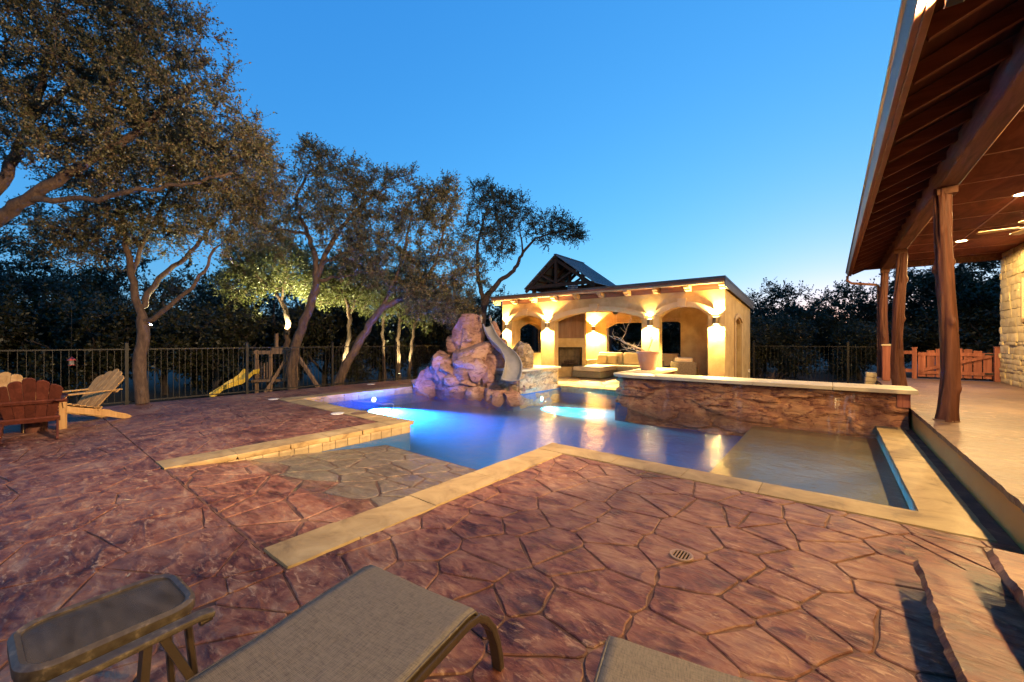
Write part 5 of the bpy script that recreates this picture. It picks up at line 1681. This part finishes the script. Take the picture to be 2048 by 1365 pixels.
# ------------------------------------------------------------------ play set beyond the fence
ps = thing('play_set', 'weathered timber play set with yellow slide beyond the fence', 'play set', (0, 0, 0))
def seg(n, a, b_, w, h, mat='playwood'):
    return MB().bar([a, b_], w, h).build(n, M[mat], ps)
D = 13.6
for px, zt in ((513, 1.15), (541, 1.1), (573, 1.15), (592, 1.25)):
    a = P(px, 703, D); seg('post', (a.x, a.y, -0.75), (a.x, a.y, zt), 0.10, 0.10)
seg('beam', P(509, 706, D), P(578, 705, D), 0.09, 0.12)
seg('deck', P(512, 762, D), P(590, 760, D), 0.5, 0.08)
for k in range(5):
    a = P(517 + k * 5.6, 726 + (0 if k % 2 else 1.5), D); b_ = P(517 + k * 5.6, 758, D)
    seg('panel_board', a, b_, 0.08, 0.02)
for k in range(4):
    a = P(577 + k * 4.2, 722, D); b_ = P(577 + k * 4.2, 758, D)
    seg('panel_board', a, b_, 0.06, 0.02)
seg('brace', P(531, 786, D - 0.4), P(572, 720, D - 0.2), 0.08, 0.10)
seg('brace', P(591, 706, D), P(637, 776, D - 0.4), 0.08, 0.10)
seg('swing_beam', P(545, 700, D), P(592, 700, D), 0.10, 0.12)
seg('mast', P(553, 668, D + 0.2), P(553, 706, D + 0.2), 0.09, 0.09)
sl_pts = [P(506, 746, D - 0.1), P(496, 748, D - 0.3), P(488, 757, D - 0.4), P(476, 766, D - 0.6), P(460, 772, D - 0.8), P(446, 779, D - 0.9), P(432, 789, D - 1.0), P(420, 797, D - 1.1)]
vs = []
for i, p in enumerate(sl_pts):
    t = (sl_pts[min(i + 1, len(sl_pts) - 1)] - sl_pts[max(i - 1, 0)]).normalized()
    sd = t.cross(Vector((0, 0, 1))).normalized()
    for (u, v) in ((-0.24, 0.13), (-0.21, 0.0), (0.21, 0.0), (0.24, 0.13), (0.26, 0.12), (0.24, -0.03), (-0.24, -0.03), (-0.26, 0.12)):
        vs.append(p + sd * u + Vector((0, 0, v)))
fs = [(i * 8 + k, i * 8 + (k + 1) % 8, (i + 1) * 8 + (k + 1) % 8, (i + 1) * 8 + k) for i in range(len(sl_pts) - 1) for k in range(8)]
MB().add(vs, fs).build('slide', M['yellow'], ps, autosmooth=40)
bf = thing('bird_feeder', 'small red roofed bird feeder hanging beyond the fence', 'bird feeder', P(143, 726, 9.4))
MB().lathe([(0.0, 0.13), (0.02, 0.12), (0.075, 0.06), (0.075, 0.05), (0.0, 0.05)], 12).build('roof', M['red'], bf)
MB().lathe([(0.0, -0.05), (0.045, -0.05), (0.04, 0.05), (0.0, 0.05)], 12).build('tube', M['slide'], bf)
MB().lathe([(0.0, -0.065), (0.06, -0.065), (0.06, -0.052), (0.0, -0.052)], 12).build('tray', M['red'], bf)
MB().tube([(0, 0, 0.13), (0, 0, 1.35)], 0.004, 5).build('hanger', M['bronze'], bf)
#==PART5==
# ------------------------------------------------------------------ trees
def tree(name, label, limbs, blobs, ntips, seed, leafmat, barkmat, leaf=0.045, twigs=6, per=10, twl=(0.18, 0.42), group=None, cat='tree', r_tip=0.006, flat=0.0, base=None):
    """limbs: list of (points, r0, r1); blobs: list of (centre, radius, weight). Branches grow from the limbs to tips in the blobs."""
    rg = np.random.RandomState(seed)
    pos, par, rmin = [], [], []
    def add(p, pa, r):
        pos.append(np.array(p, float)); par.append(pa); rmin.append(r)
        return len(pos) - 1
    for li, (pts, r0, r1) in enumerate(limbs):
        pts = [np.array(p, float) for p in pts]
        if li == 0: last = add(pts[0], -1, r0)
        else:
            A = np.array(pos)
            last = int(np.argmin(((A - pts[0]) ** 2).sum(1)))
        tot = sum(np.linalg.norm(b_ - a) for a, b_ in zip(pts, pts[1:])); run = 0
        for a, b_ in zip(pts, pts[1:]):
            L = np.linalg.norm(b_ - a)
            n = max(1, int(L / 0.16))
            for k in range(1, n + 1):
                f = k / n
                jit = rg.normal(0, 0.018, 3) if not (li == 0 and len(pos) < 3) else 0
                rr_ = r0 + (r1 - r0) * min(1, (run + L * f) / tot)
                last = add(a + (b_ - a) * f + jit, last, rr_)
            run += L
    w = np.array([b_[2] for b_ in blobs], float); w /= w.sum()
    tips = []
    while len(tips) < ntips:
        c, r, _ = blobs[rg.choice(len(blobs), p=w)]
        d = rg.normal(0, 1, 3); d /= np.linalg.norm(d)
        rad = r * rg.uniform(0.25, 1.0) ** 0.6
        tips.append(np.array(c, float) + d * rad * np.array([1, 1, 0.8]))
    T = np.array(tips)
    A = np.array(pos)
    D2 = ((T[:, None, :] - A[None]) ** 2).sum(2)
    best = D2.argmin(1); bd = D2.min(1)
    alive = np.ones(len(T), bool)
    tipnodes = []
    for _ in range(len(T)):
        i = int(np.argmin(np.where(alive, bd, 1e9)))
        alive[i] = False
        a = pos[best[i]]; b_ = T[i]
        L = math.sqrt(bd[i])
        n = max(1, int(L / 0.22))
        mid = rg.normal(0, 0.10 * L, 3); mid[2] += 0.06 * L
        pa = int(best[i]); new = []
        for k in range(1, n + 1):
            f = k / n
            p = a + (b_ - a) * f + mid * math.sin(math.pi * f) + (rg.normal(0, 0.015, 3) if k < n else 0)
            pa = add(p, pa, r_tip)
            new.append(pa)
        tipnodes.append(pa)
        for q in new:
            dd = ((T - pos[q]) ** 2).sum(1)
            m_ = dd < bd
            bd[m_] = dd[m_]; best[m_] = q
    N = len(pos)
    POS = np.array(pos)
    rad = np.zeros(N); acc = np.zeros(N); kids = [[] for _ in range(N)]
    for i in range(N - 1, -1, -1):
        r = acc[i] ** (1 / 2.4) if acc[i] > 0 else r_tip
        rad[i] = max(r * 0.9, rmin[i], r_tip)
        if par[i] >= 0:
            acc[par[i]] += rad[i] ** 2.4 if rmin[i] <= r_tip * 1.01 else 0
            kids[par[i]].append(i)
    m = MB()
    chains = [[0]]
    stack = [0]
    while stack:
        s0 = stack.pop()
        chain = [s0] if par[s0] < 0 else [par[s0], s0]
        cur = s0
        while kids[cur]:
            ks = sorted(kids[cur], key=lambda q: -rad[q])
            stack += ks[1:]
            cur = ks[0]
            chain.append(cur)
        rs = [rad[q] for q in chain]
        if par[s0] >= 0: rs[0] = min(rs[0], rs[1] * 1.25)
        if len(chain) > 1:
            n = 10 if max(rs) > 0.06 else (6 if max(rs) > 0.02 else 3)
            if n == 10: # flare and knobbly bark silhouette on big limbs
                rs = [r * (1 + 0.10 * noise.noise(Vector(POS[q]) * 3.0)) for r, q in zip(rs, chain)]
            m.tube([POS[q] for q in chain], rs, n, caps=False)
    # leafy twigs
    TN = np.array(tipnodes)
    small = np.array([i for i in range(N) if rad[i] < 0.014 and rmin[i] <= r_tip * 1.01])
    src = np.concatenate([np.repeat(TN, twigs), rg.choice(small, max(1, int(len(TN) * twigs * 0.6))) if len(small) else TN])
    cen = np.array([b_[0] for b_ in blobs], float)
    p0 = POS[src]
    dirs = np.array([POS[s_] - POS[par[s_]] for s_ in src]); dirs /= np.linalg.norm(dirs, axis=1)[:, None] + 1e-9
    dv = dirs * 0.7 + rg.normal(0, 0.62, dirs.shape); dv[:, 2] += 0.12
    dv /= np.linalg.norm(dv, axis=1)[:, None]
    tl = rg.uniform(twl[0], twl[1], len(src))
    nt_ = len(src)
    # twig geometry: thin 3-sided spikes
    side = np.cross(dv, rg.normal(0, 1, dv.shape)); side /= np.linalg.norm(side, axis=1)[:, None] + 1e-9
    up = np.cross(dv, side)
    rt = 0.0035 * (leaf / 0.045)
    tv = np.stack([p0 + side * rt, p0 - side * rt * 0.5 + up * rt * 0.87, p0 - side * rt * 0.5 - up * rt * 0.87, p0 + dv * tl[:, None]], 1).reshape(-1, 3)
    tf = (np.array([[0, 1, 3], [1, 2, 3], [2, 0, 3]])[None] + (np.arange(nt_) * 4)[:, None, None]).reshape(-1, 3)
    nb = len(m.v)
    verts = np.concatenate([np.array([tuple(v) for v in m.v]), tv])
    quads = m.f
    me = bpy.data.meshes.new(name + '_wood')
    loops = np.concatenate([np.array([i for f in quads for i in f], dtype=np.int32), (tf + nb).reshape(-1).astype(np.int32)])
    cnt = np.concatenate([np.array([len(f) for f in quads], dtype=np.int32), np.full(len(tf), 3, np.int32)])
    fill_mesh(me, verts, loops, cnt)
    me.shade_smooth()
    # leaves: alternate along each twig
    tt = (np.arange(per)[None] + rg.uniform(0, 1, (nt_, per))) / per
    lp = p0[:, None, :] + dv[:, None, :] * (tl[:, None] * (0.12 + 0.9 * tt))[:, :, None]
    ld = dv[:, None, :] * 0.55 + rg.normal(0, 0.6, (nt_, per, 3)); ld[:, :, 2] += flat
    ld /= np.linalg.norm(ld, axis=2)[:, :, None]
    ln = rg.normal(0, 1, (nt_, per, 3)); ln[:, :, 2] += 0.5
    lw = np.cross(ld, ln); lw /= np.linalg.norm(lw, axis=2)[:, :, None] + 1e-9
    ls = leaf * rg.uniform(0.6, 1.25, (nt_, per))[:, :, None]
    nrm = np.cross(lw, ld)
    a = lp; tipp = lp + ld * ls
    mid = lp + ld * ls * 0.45
    v1 = mid + lw * ls * 0.26 + nrm * ls * 0.06
    v2 = mid - lw * ls * 0.26 + nrm * ls * 0.06
    LV = np.stack([a, v2, tipp, v1], 2).reshape(-1, 3)
    nl = nt_ * per
    lme = bpy.data.meshes.new(name + '_leaves')
    fill_mesh(lme, LV, np.arange(nl * 4, dtype=np.int32), np.full(nl, 4, np.int32))
    bp = Vector(limbs[0][0][0]) if base is None else Vector(base)
    t = thing(name, label, cat, bp, 0, group)
    for mesh in (me, lme): mesh.transform(Matrix.Translation(-bp))
    link('trunk', me, M[barkmat], t)
    tag(link('crown', lme, M[leafmat], t), kind='stuff')
    return t

def fill_mesh(me, verts, loops, cnt):
    me.vertices.add(len(verts)); me.vertices.foreach_set('co', np.asarray(verts, np.float32).reshape(-1))
    me.loops.add(len(loops)); me.loops.foreach_set('vertex_index', loops)
    me.polygons.add(len(cnt))
    st = np.concatenate([[0], np.cumsum(cnt)[:-1]]).astype(np.int32)
    me.polygons.foreach_set('loop_start', st)
    me.update(calc_edges=True)
    me.validate()

def PL(d, *pts): return [P(a, b_, d + (c[0] if c else 0)) for a, b_, *c in pts]
def B(d, *bl): return [(P(a, b_, d + (c[0] if c else 0)), r, w_) for a, b_, r, w_, *c in bl]

# big oak whose trunk stands left of the picture; its crown hangs over the chairs
b0 = Vector((-12.35, -1.75, -0.26))
j0 = P(-150, 520, 6.9)
tree('oak_tree', 'large live oak reaching in from the upper left corner', [
    ([b0, (b0 + j0) / 2 + Vector((0.1, 0, 0)), j0], 0.24, 0.17),
    ([j0] + PL(6.7, (-40, 455), (40, 410), (130, 350), (220, 300), (310, 240), (390, 160)), 0.13, 0.03),
    ([j0] + PL(6.9, (-90, 430), (-10, 385), (25, 330), (60, 240), (90, 130), (110, 30)), 0.12, 0.03),
    ([P(60, 400, 6.7)] + PL(6.7, (170, 400), (280, 380), (380, 370), (460, 350)), 0.05, 0.02),
    ([P(60, 240, 6.9)] + PL(6.9, (160, 160), (250, 90), (330, 20)), 0.05, 0.02)],
    B(6.8, (40, 60, 1.25, 2.2), (170, 40, 1.2, 2.2), (280, 50, 0.9, 1.2), (130, 190, 1.2, 2.2), (20, 260, 0.9, 1.1), (250, 190, 1.05, 1.8), (340, 120, 0.7, 0.7), (380, 215, 0.75, 0.9), (300, 290, 0.85, 1.2), (450, 265, 0.7, 0.75), (500, 290, 0.45, 0.35), (180, 310, 0.8, 1.0), (60, -60, 1.2, 1.4), (250, -50, 1.0, 1.0), (-90, 150, 1.2, 1.0), (400, 330, 0.6, 0.7), (405, 60, 0.35, 0.12), (450, 150, 0.4, 0.2)),
    760, 3, 'leaf_oak', 'bark', 0.046, 10, 11, (0.16, 0.4), 'oaks with lit crowns')
# tree on the fence line
tree('oak_tree', 'forked live oak standing on the fence line behind the chairs', [
    (PL(9.2, (285, 808), (279, 745), (284, 690), (287, 645)), 0.13, 0.115),
    (PL(9.2, (287, 645), (272, 600), (262, 550), (252, 490), (240, 420), (225, 350)), 0.085, 0.03),
    (PL(9.15, (288, 650), (320, 628), (352, 604), (382, 578), (408, 545), (430, 500)), 0.06, 0.025),
    (PL(9.3, (284, 625), (300, 585), (330, 545), (372, 515), (410, 470), (450, 410)), 0.07, 0.025),
    (PL(9.3, (262, 550), (290, 480), (330, 400), (380, 330)), 0.05, 0.02)],
    B(9.3, (330, 385, 1.15, 1.6), (430, 390, 1.05, 1.5), (240, 410, 1.1, 1.4), (480, 330, 0.75, 0.9), (360, 300, 0.9, 1.2), (170, 470, 1.0, 1.2), (420, 470, 0.7, 0.8), (520, 300, 0.4, 0.3), (490, 420, 0.6, 0.6), (300, 470, 0.7, 0.8), (90, 470, 0.9, 0.9), (540, 380, 0.5, 0.4)),
    520, 5, 'leaf_oak', 'bark', 0.052, 9, 11, (0.18, 0.45), 'oaks with lit crowns')
# oak in the middle behind the fence
tree('oak_tree', 'tall oak with spreading limbs behind the play set', [
    (PL(12.9, (585, 790), (584, 740), (592, 695), (604, 655), (618, 620), (632, 580)), 0.17, 0.12),
    (PL(12.9, (632, 580), (633, 530), (620, 480), (600, 435), (592, 390), (620, 345)), 0.10, 0.03),
    (PL(12.9, (634, 560), (650, 510), (680, 460), (720, 415), (770, 375)), 0.09, 0.03),
    (PL(12.9, (633, 565), (665, 555), (700, 552), (745, 540)), 0.06, 0.02),
    (PL(13.0, (610, 470), (570, 460), (535, 455)), 0.05, 0.02),
    (PL(12.8, (645, 530), (690, 505), (740, 495)), 0.05, 0.02)],
    B(12.9, (600, 395, 1.2, 1.4), (690, 390, 1.25, 1.6), (640, 325, 0.75, 0.8), (745, 370, 0.85, 1.0), (560, 440, 1.0, 1.0), (750, 450, 1.2, 1.4), (670, 470, 1.0, 1.0), (800, 360, 0.45, 0.3), (730, 520, 0.9, 0.9), (620, 300, 0.35, 0.25), (525, 480, 0.8, 0.7), (800, 430, 0.7, 0.6)),
    330, 7, 'leaf_oak', 'bark', 0.066, 9, 11, (0.22, 0.5), 'oaks with lit crowns')
tree('oak_tree', 'oak with a trunk leaning right behind the fence', [
    (PL(13.4, (672, 780), (688, 740), (712, 695), (738, 650), (765, 615), (805, 597)), 0.16, 0.10),
    (PL(13.4, (805, 597), (840, 575), (870, 530), (885, 470)), 0.08, 0.03),
    (PL(13.4, (765, 615), (790, 560), (810, 500), (820, 440)), 0.07, 0.03)],
    B(13.4, (820, 480, 1.3, 1.5), (875, 420, 0.85, 0.9), (790, 545, 1.1, 1.1), (885, 540, 1.1, 1.2), (860, 600, 0.9, 0.9), (895, 385, 0.45, 0.3), (905, 620, 0.7, 0.6), (840, 400, 0.6, 0.5)),
    240, 9, 'leaf_oak', 'bark', 0.07, 9, 11, (0.22, 0.5), 'oaks with lit crowns')
tree('oak_tree', 'oak with a crooked limb rising behind the slide', [
    (PL(19.0, (962, 735), (961, 690), (962, 650), (966, 620), (976, 590)), 0.24, 0.17),
    (PL(19.0, (976, 590), (1000, 562), (1028, 543), (1046, 505), (1072, 478), (1110, 465)), 0.13, 0.03),
    (PL(19.0, (968, 605), (955, 550), (955, 490), (970, 430), (985, 390)), 0.11, 0.03),
    (PL(19.0, (1046, 505), (1040, 460), (1035, 430)), 0.05, 0.02)],
    B(19.0, (985, 440, 1.35, 1.5), (1030, 425, 1.0, 1.0), (1085, 460, 1.0, 1.0), (945, 500, 1.5, 1.6), (1125, 455, 0.7, 0.6), (930, 570, 1.4, 1.3), (965, 390, 0.7, 0.6), (1000, 400, 0.6, 0.5), (1010, 490, 0.7, 0.5), (905, 610, 1.2, 1.0), (1150, 470, 0.35, 0.25)),
    300, 13, 'leaf_oak', 'bark', 0.085, 8, 10, (0.25, 0.6), 'oaks with lit crowns')
# floodlit green trees behind the fence
tl1 = tree('oak_tree', 'floodlit green oak beside the tree lamps', [
    (PL(15.6, (574, 790), (573, 720), (575, 665), (576, 640), (566, 612)), 0.12, 0.09),
    (PL(15.6, (566, 612), (548, 580), (525, 562), (500, 545)), 0.07, 0.03),
    (PL(15.6, (560, 600), (572, 560), (590, 540)), 0.05, 0.02)],
    B(15.6, (530, 545, 1.2, 1.3), (590, 540, 1.15, 1.2), (495, 510, 1.0, 1.0), (640, 560, 0.9, 0.9), (560, 500, 1.1, 1.0), (480, 570, 0.8, 0.7)),
    330, 15, 'leaf_green', 'bark', 0.085, 6, 10, (0.25, 0.55), 'floodlit green oaks')
tree('oak_tree', 'floodlit twin stemmed oak left of the leaning trunk', [
    (PL(16.2, (682, 790), (688, 720), (697, 680), (700, 640), (693, 600)), 0.11, 0.07),
    (PL(16.2, (700, 640), (712, 600), (735, 570)), 0.05, 0.02),
    (PL(16.2, (693, 600), (675, 570), (650, 555)), 0.05, 0.02)],
    B(16.2, (690, 560, 1.2, 1.2), (740, 580, 1.1, 1.0), (650, 580, 0.9, 0.8), (710, 520, 1.0, 0.9)),
    260, 17, 'leaf_green', 'bark', 0.085, 6, 10, (0.25, 0.55), 'floodlit green oaks')
tree('oak_tree', 'floodlit slender oaks clump behind the rock mound', [
    (PL(17.2, (800, 790), (797, 730), (795, 680), (800, 640), (790, 600)), 0.10, 0.06),
    (PL(17.2, (815, 780), (822, 710), (830, 650), (845, 610)), 0.08, 0.05),
    (PL(17.2, (770, 780), (768, 710), (765, 660), (770, 620)), 0.08, 0.05)],
    B(17.2, (800, 600, 1.3, 1.3), (850, 615, 1.1, 1.0), (760, 600, 1.1, 1.0), (820, 560, 1.0, 0.9)),
    280, 19, 'leaf_green', 'bark', 0.085, 6, 10, (0.25, 0.55), 'floodlit green oaks')

# thicket: a few variants, copied around the yard
def thick(seed, H, Wd, tips, label='', leafsize=0.13):
    rg = random.Random(seed)
    o = Vector((0, 0, 0))
    limbs = [([o, Vector((0.1, 0, H * 0.25)), Vector((rg.uniform(-.3, .3), rg.uniform(-.3, .3), H * 0.6)), Vector((rg.uniform(-.4, .4), rg.uniform(-.4, .4), H * 0.85))], 0.13, 0.04)]
    for k in range(4):
        a = rg.uniform(0, 6.28)
        limbs.append(([Vector((0.08, 0, H * rg.uniform(0.15, 0.4))), Vector((math.cos(a) * Wd * 0.4, math.sin(a) * Wd * 0.4, H * 0.5)), Vector((math.cos(a) * Wd * 0.75, math.sin(a) * Wd * 0.75, H * 0.66))], 0.06, 0.02))
    bl = []
    for k in range(9):
        a = rg.uniform(0, 6.28); q = rg.uniform(0.1, 0.85) * Wd
        bl.append((Vector((math.cos(a) * q, math.sin(a) * q, H * rg.uniform(0.28, 0.85))), rg.uniform(0.24, 0.36) * Wd + 0.3, 1.0))
    bl.append((Vector((0, 0, H * 0.92)), 0.25 * Wd + 0.2, 0.6))
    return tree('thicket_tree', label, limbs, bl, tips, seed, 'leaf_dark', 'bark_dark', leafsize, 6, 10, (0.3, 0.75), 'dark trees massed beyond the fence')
LB = 'dark evergreen tree in the thicket'
variants = [thick(101, 5.2, 2.6, 190, LB), thick(102, 4.4, 2.3, 170, LB), thick(103, 6.0, 2.5, 210, LB), thick(104, 3.4, 2.2, 180, LB)]
GZ = -0.7
spots = []
rg = random.Random(33)
for px, d, v, s in [(-60, 13, 0, 1.0), (60, 15, 1, 1.05), (20, 19, 2, 1.1), (130, 17, 0, 1.0), (190, 14.5, 3, 1.0), (240, 20, 2, 1.05), (330, 16, 1, 1.0), (390, 19, 0, 1.05), (430, 15.5, 3, 1.0), (470, 21, 2, 1.0),
                    (540, 19.5, 1, 1.1), (600, 22, 0, 1.05), (650, 19, 3, 1.1), (700, 23, 2, 0.95), (760, 21, 1, 1.05), (830, 22, 0, 1.0), (880, 20, 3, 1.1), (900, 25, 2, 0.95), (960, 24, 1, 1.1), (1010, 26, 0, 1.0),
                    (1070, 29, 1, 1.0), (1130, 28, 3, 1.2), (1190, 27, 1, 1.0), (1240, 26, 3, 1.2), (1290, 27, 1, 0.95), (1340, 25, 3, 1.1), (1390, 26, 1, 0.9), (1440, 28, 3, 1.0),
                    (1490, 25, 1, 0.95), (1530, 22, 0, 0.92), (1575, 24, 1, 1.05), (1665, 23, 0, 0.95), (1710, 20, 1, 1.0), (1800, 21, 0, 1.1), (1850, 19, 1, 1.1), (1905, 20, 2, 1.02), (1960, 18, 0, 1.15), (2020, 20, 2, 1.05), (1990, 16.5, 3, 1.1),
                    (1560, 17.5, 3, 0.75), (1500, 19, 3, 0.8), (1720, 17.5, 3, 0.7)]:
    spots.append((px, d, v, s))
names_dir = ['left edge', 'chairs', 'forked oak', 'play set', 'rock mound', 'pavilion', 'porch', 'gate']
used = {}
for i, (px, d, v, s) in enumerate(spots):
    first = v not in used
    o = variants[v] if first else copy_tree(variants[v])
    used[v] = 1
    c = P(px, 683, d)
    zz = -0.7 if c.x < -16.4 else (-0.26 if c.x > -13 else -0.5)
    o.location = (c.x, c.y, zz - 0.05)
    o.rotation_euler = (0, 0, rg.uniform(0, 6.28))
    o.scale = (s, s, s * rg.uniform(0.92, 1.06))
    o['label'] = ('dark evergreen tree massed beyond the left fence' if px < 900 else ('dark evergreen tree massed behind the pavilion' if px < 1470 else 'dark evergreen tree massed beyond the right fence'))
    o['group'] = ('dark trees beyond the left fence' if px < 900 else ('dark trees behind the pavilion' if px < 1470 else 'dark trees beyond the right fence'))

# tree lamps
def tree_lamp(px, py, d, to, label, W, spot=80, lens=True):
    p = P(px, py, d)
    t = thing('tree_lamp', label, 'spotlight', p, 0, 'spotlights fixed to the trees')
    q = (Vector(to) - p).to_track_quat('-Z', 'Y').to_euler()
    b_ = MB().lathe([(0.0, 0.12), (0.03, 0.12), (0.05, 0.03), (0.055, 0.0), (0.045, 0.0)], 14).build('housing', M['bronze'], t)
    b_.rotation_euler = q
    MB().lathe([(0.0, -0.008), (0.03, -0.006), (0.05, 0.002)], 14).build('lens', M['upglow'], b_)
    lamp('lamp', 'SPOT', (Vector(to) - p).normalized() * 0.05, W, (1.0, 0.92, 0.48), t, 0.04, q, spot, 0.6)
tree_lamp(576, 664, 15.35, P(545, 560, 15.5), 'bright spotlight on the trunk left of the play set oak', 1500, 120)
tree_lamp(597, 662, 15.2, P(655, 560, 16.0), 'bright spotlight right of the play set oak trunk', 1400, 120)
tree_lamp(690, 745, 15.8, P(705, 590, 16.2), 'spotlight low behind the leaning oak', 1000, 100)
tree_lamp(798, 748, 16.6, P(805, 610, 17.2), 'spotlight low among the slender oaks', 1000, 100)
tree_lamp(300, 650, 9.6, P(360, 510, 9.4), 'spotlight behind the forked oak trunk', 420, 80)
# bare shrub behind the raised wall
sb = thing('bare_shrub', 'small bare branching shrub behind the raised wall', 'shrub', (*col_at(1553, Y=14.2)[:2], -0.02))
tr_ = MB(); rr = random.Random(9)
for k in range(6): twig(Vector((0, 0, 0.0)), Vector((rr.gauss(0, 0.35), rr.gauss(0, 0.35), 1)).normalized(), rr.uniform(0.35, 0.6), 0.009, 1)
tr_.build('branches', M['bark'], sb, smooth=True)
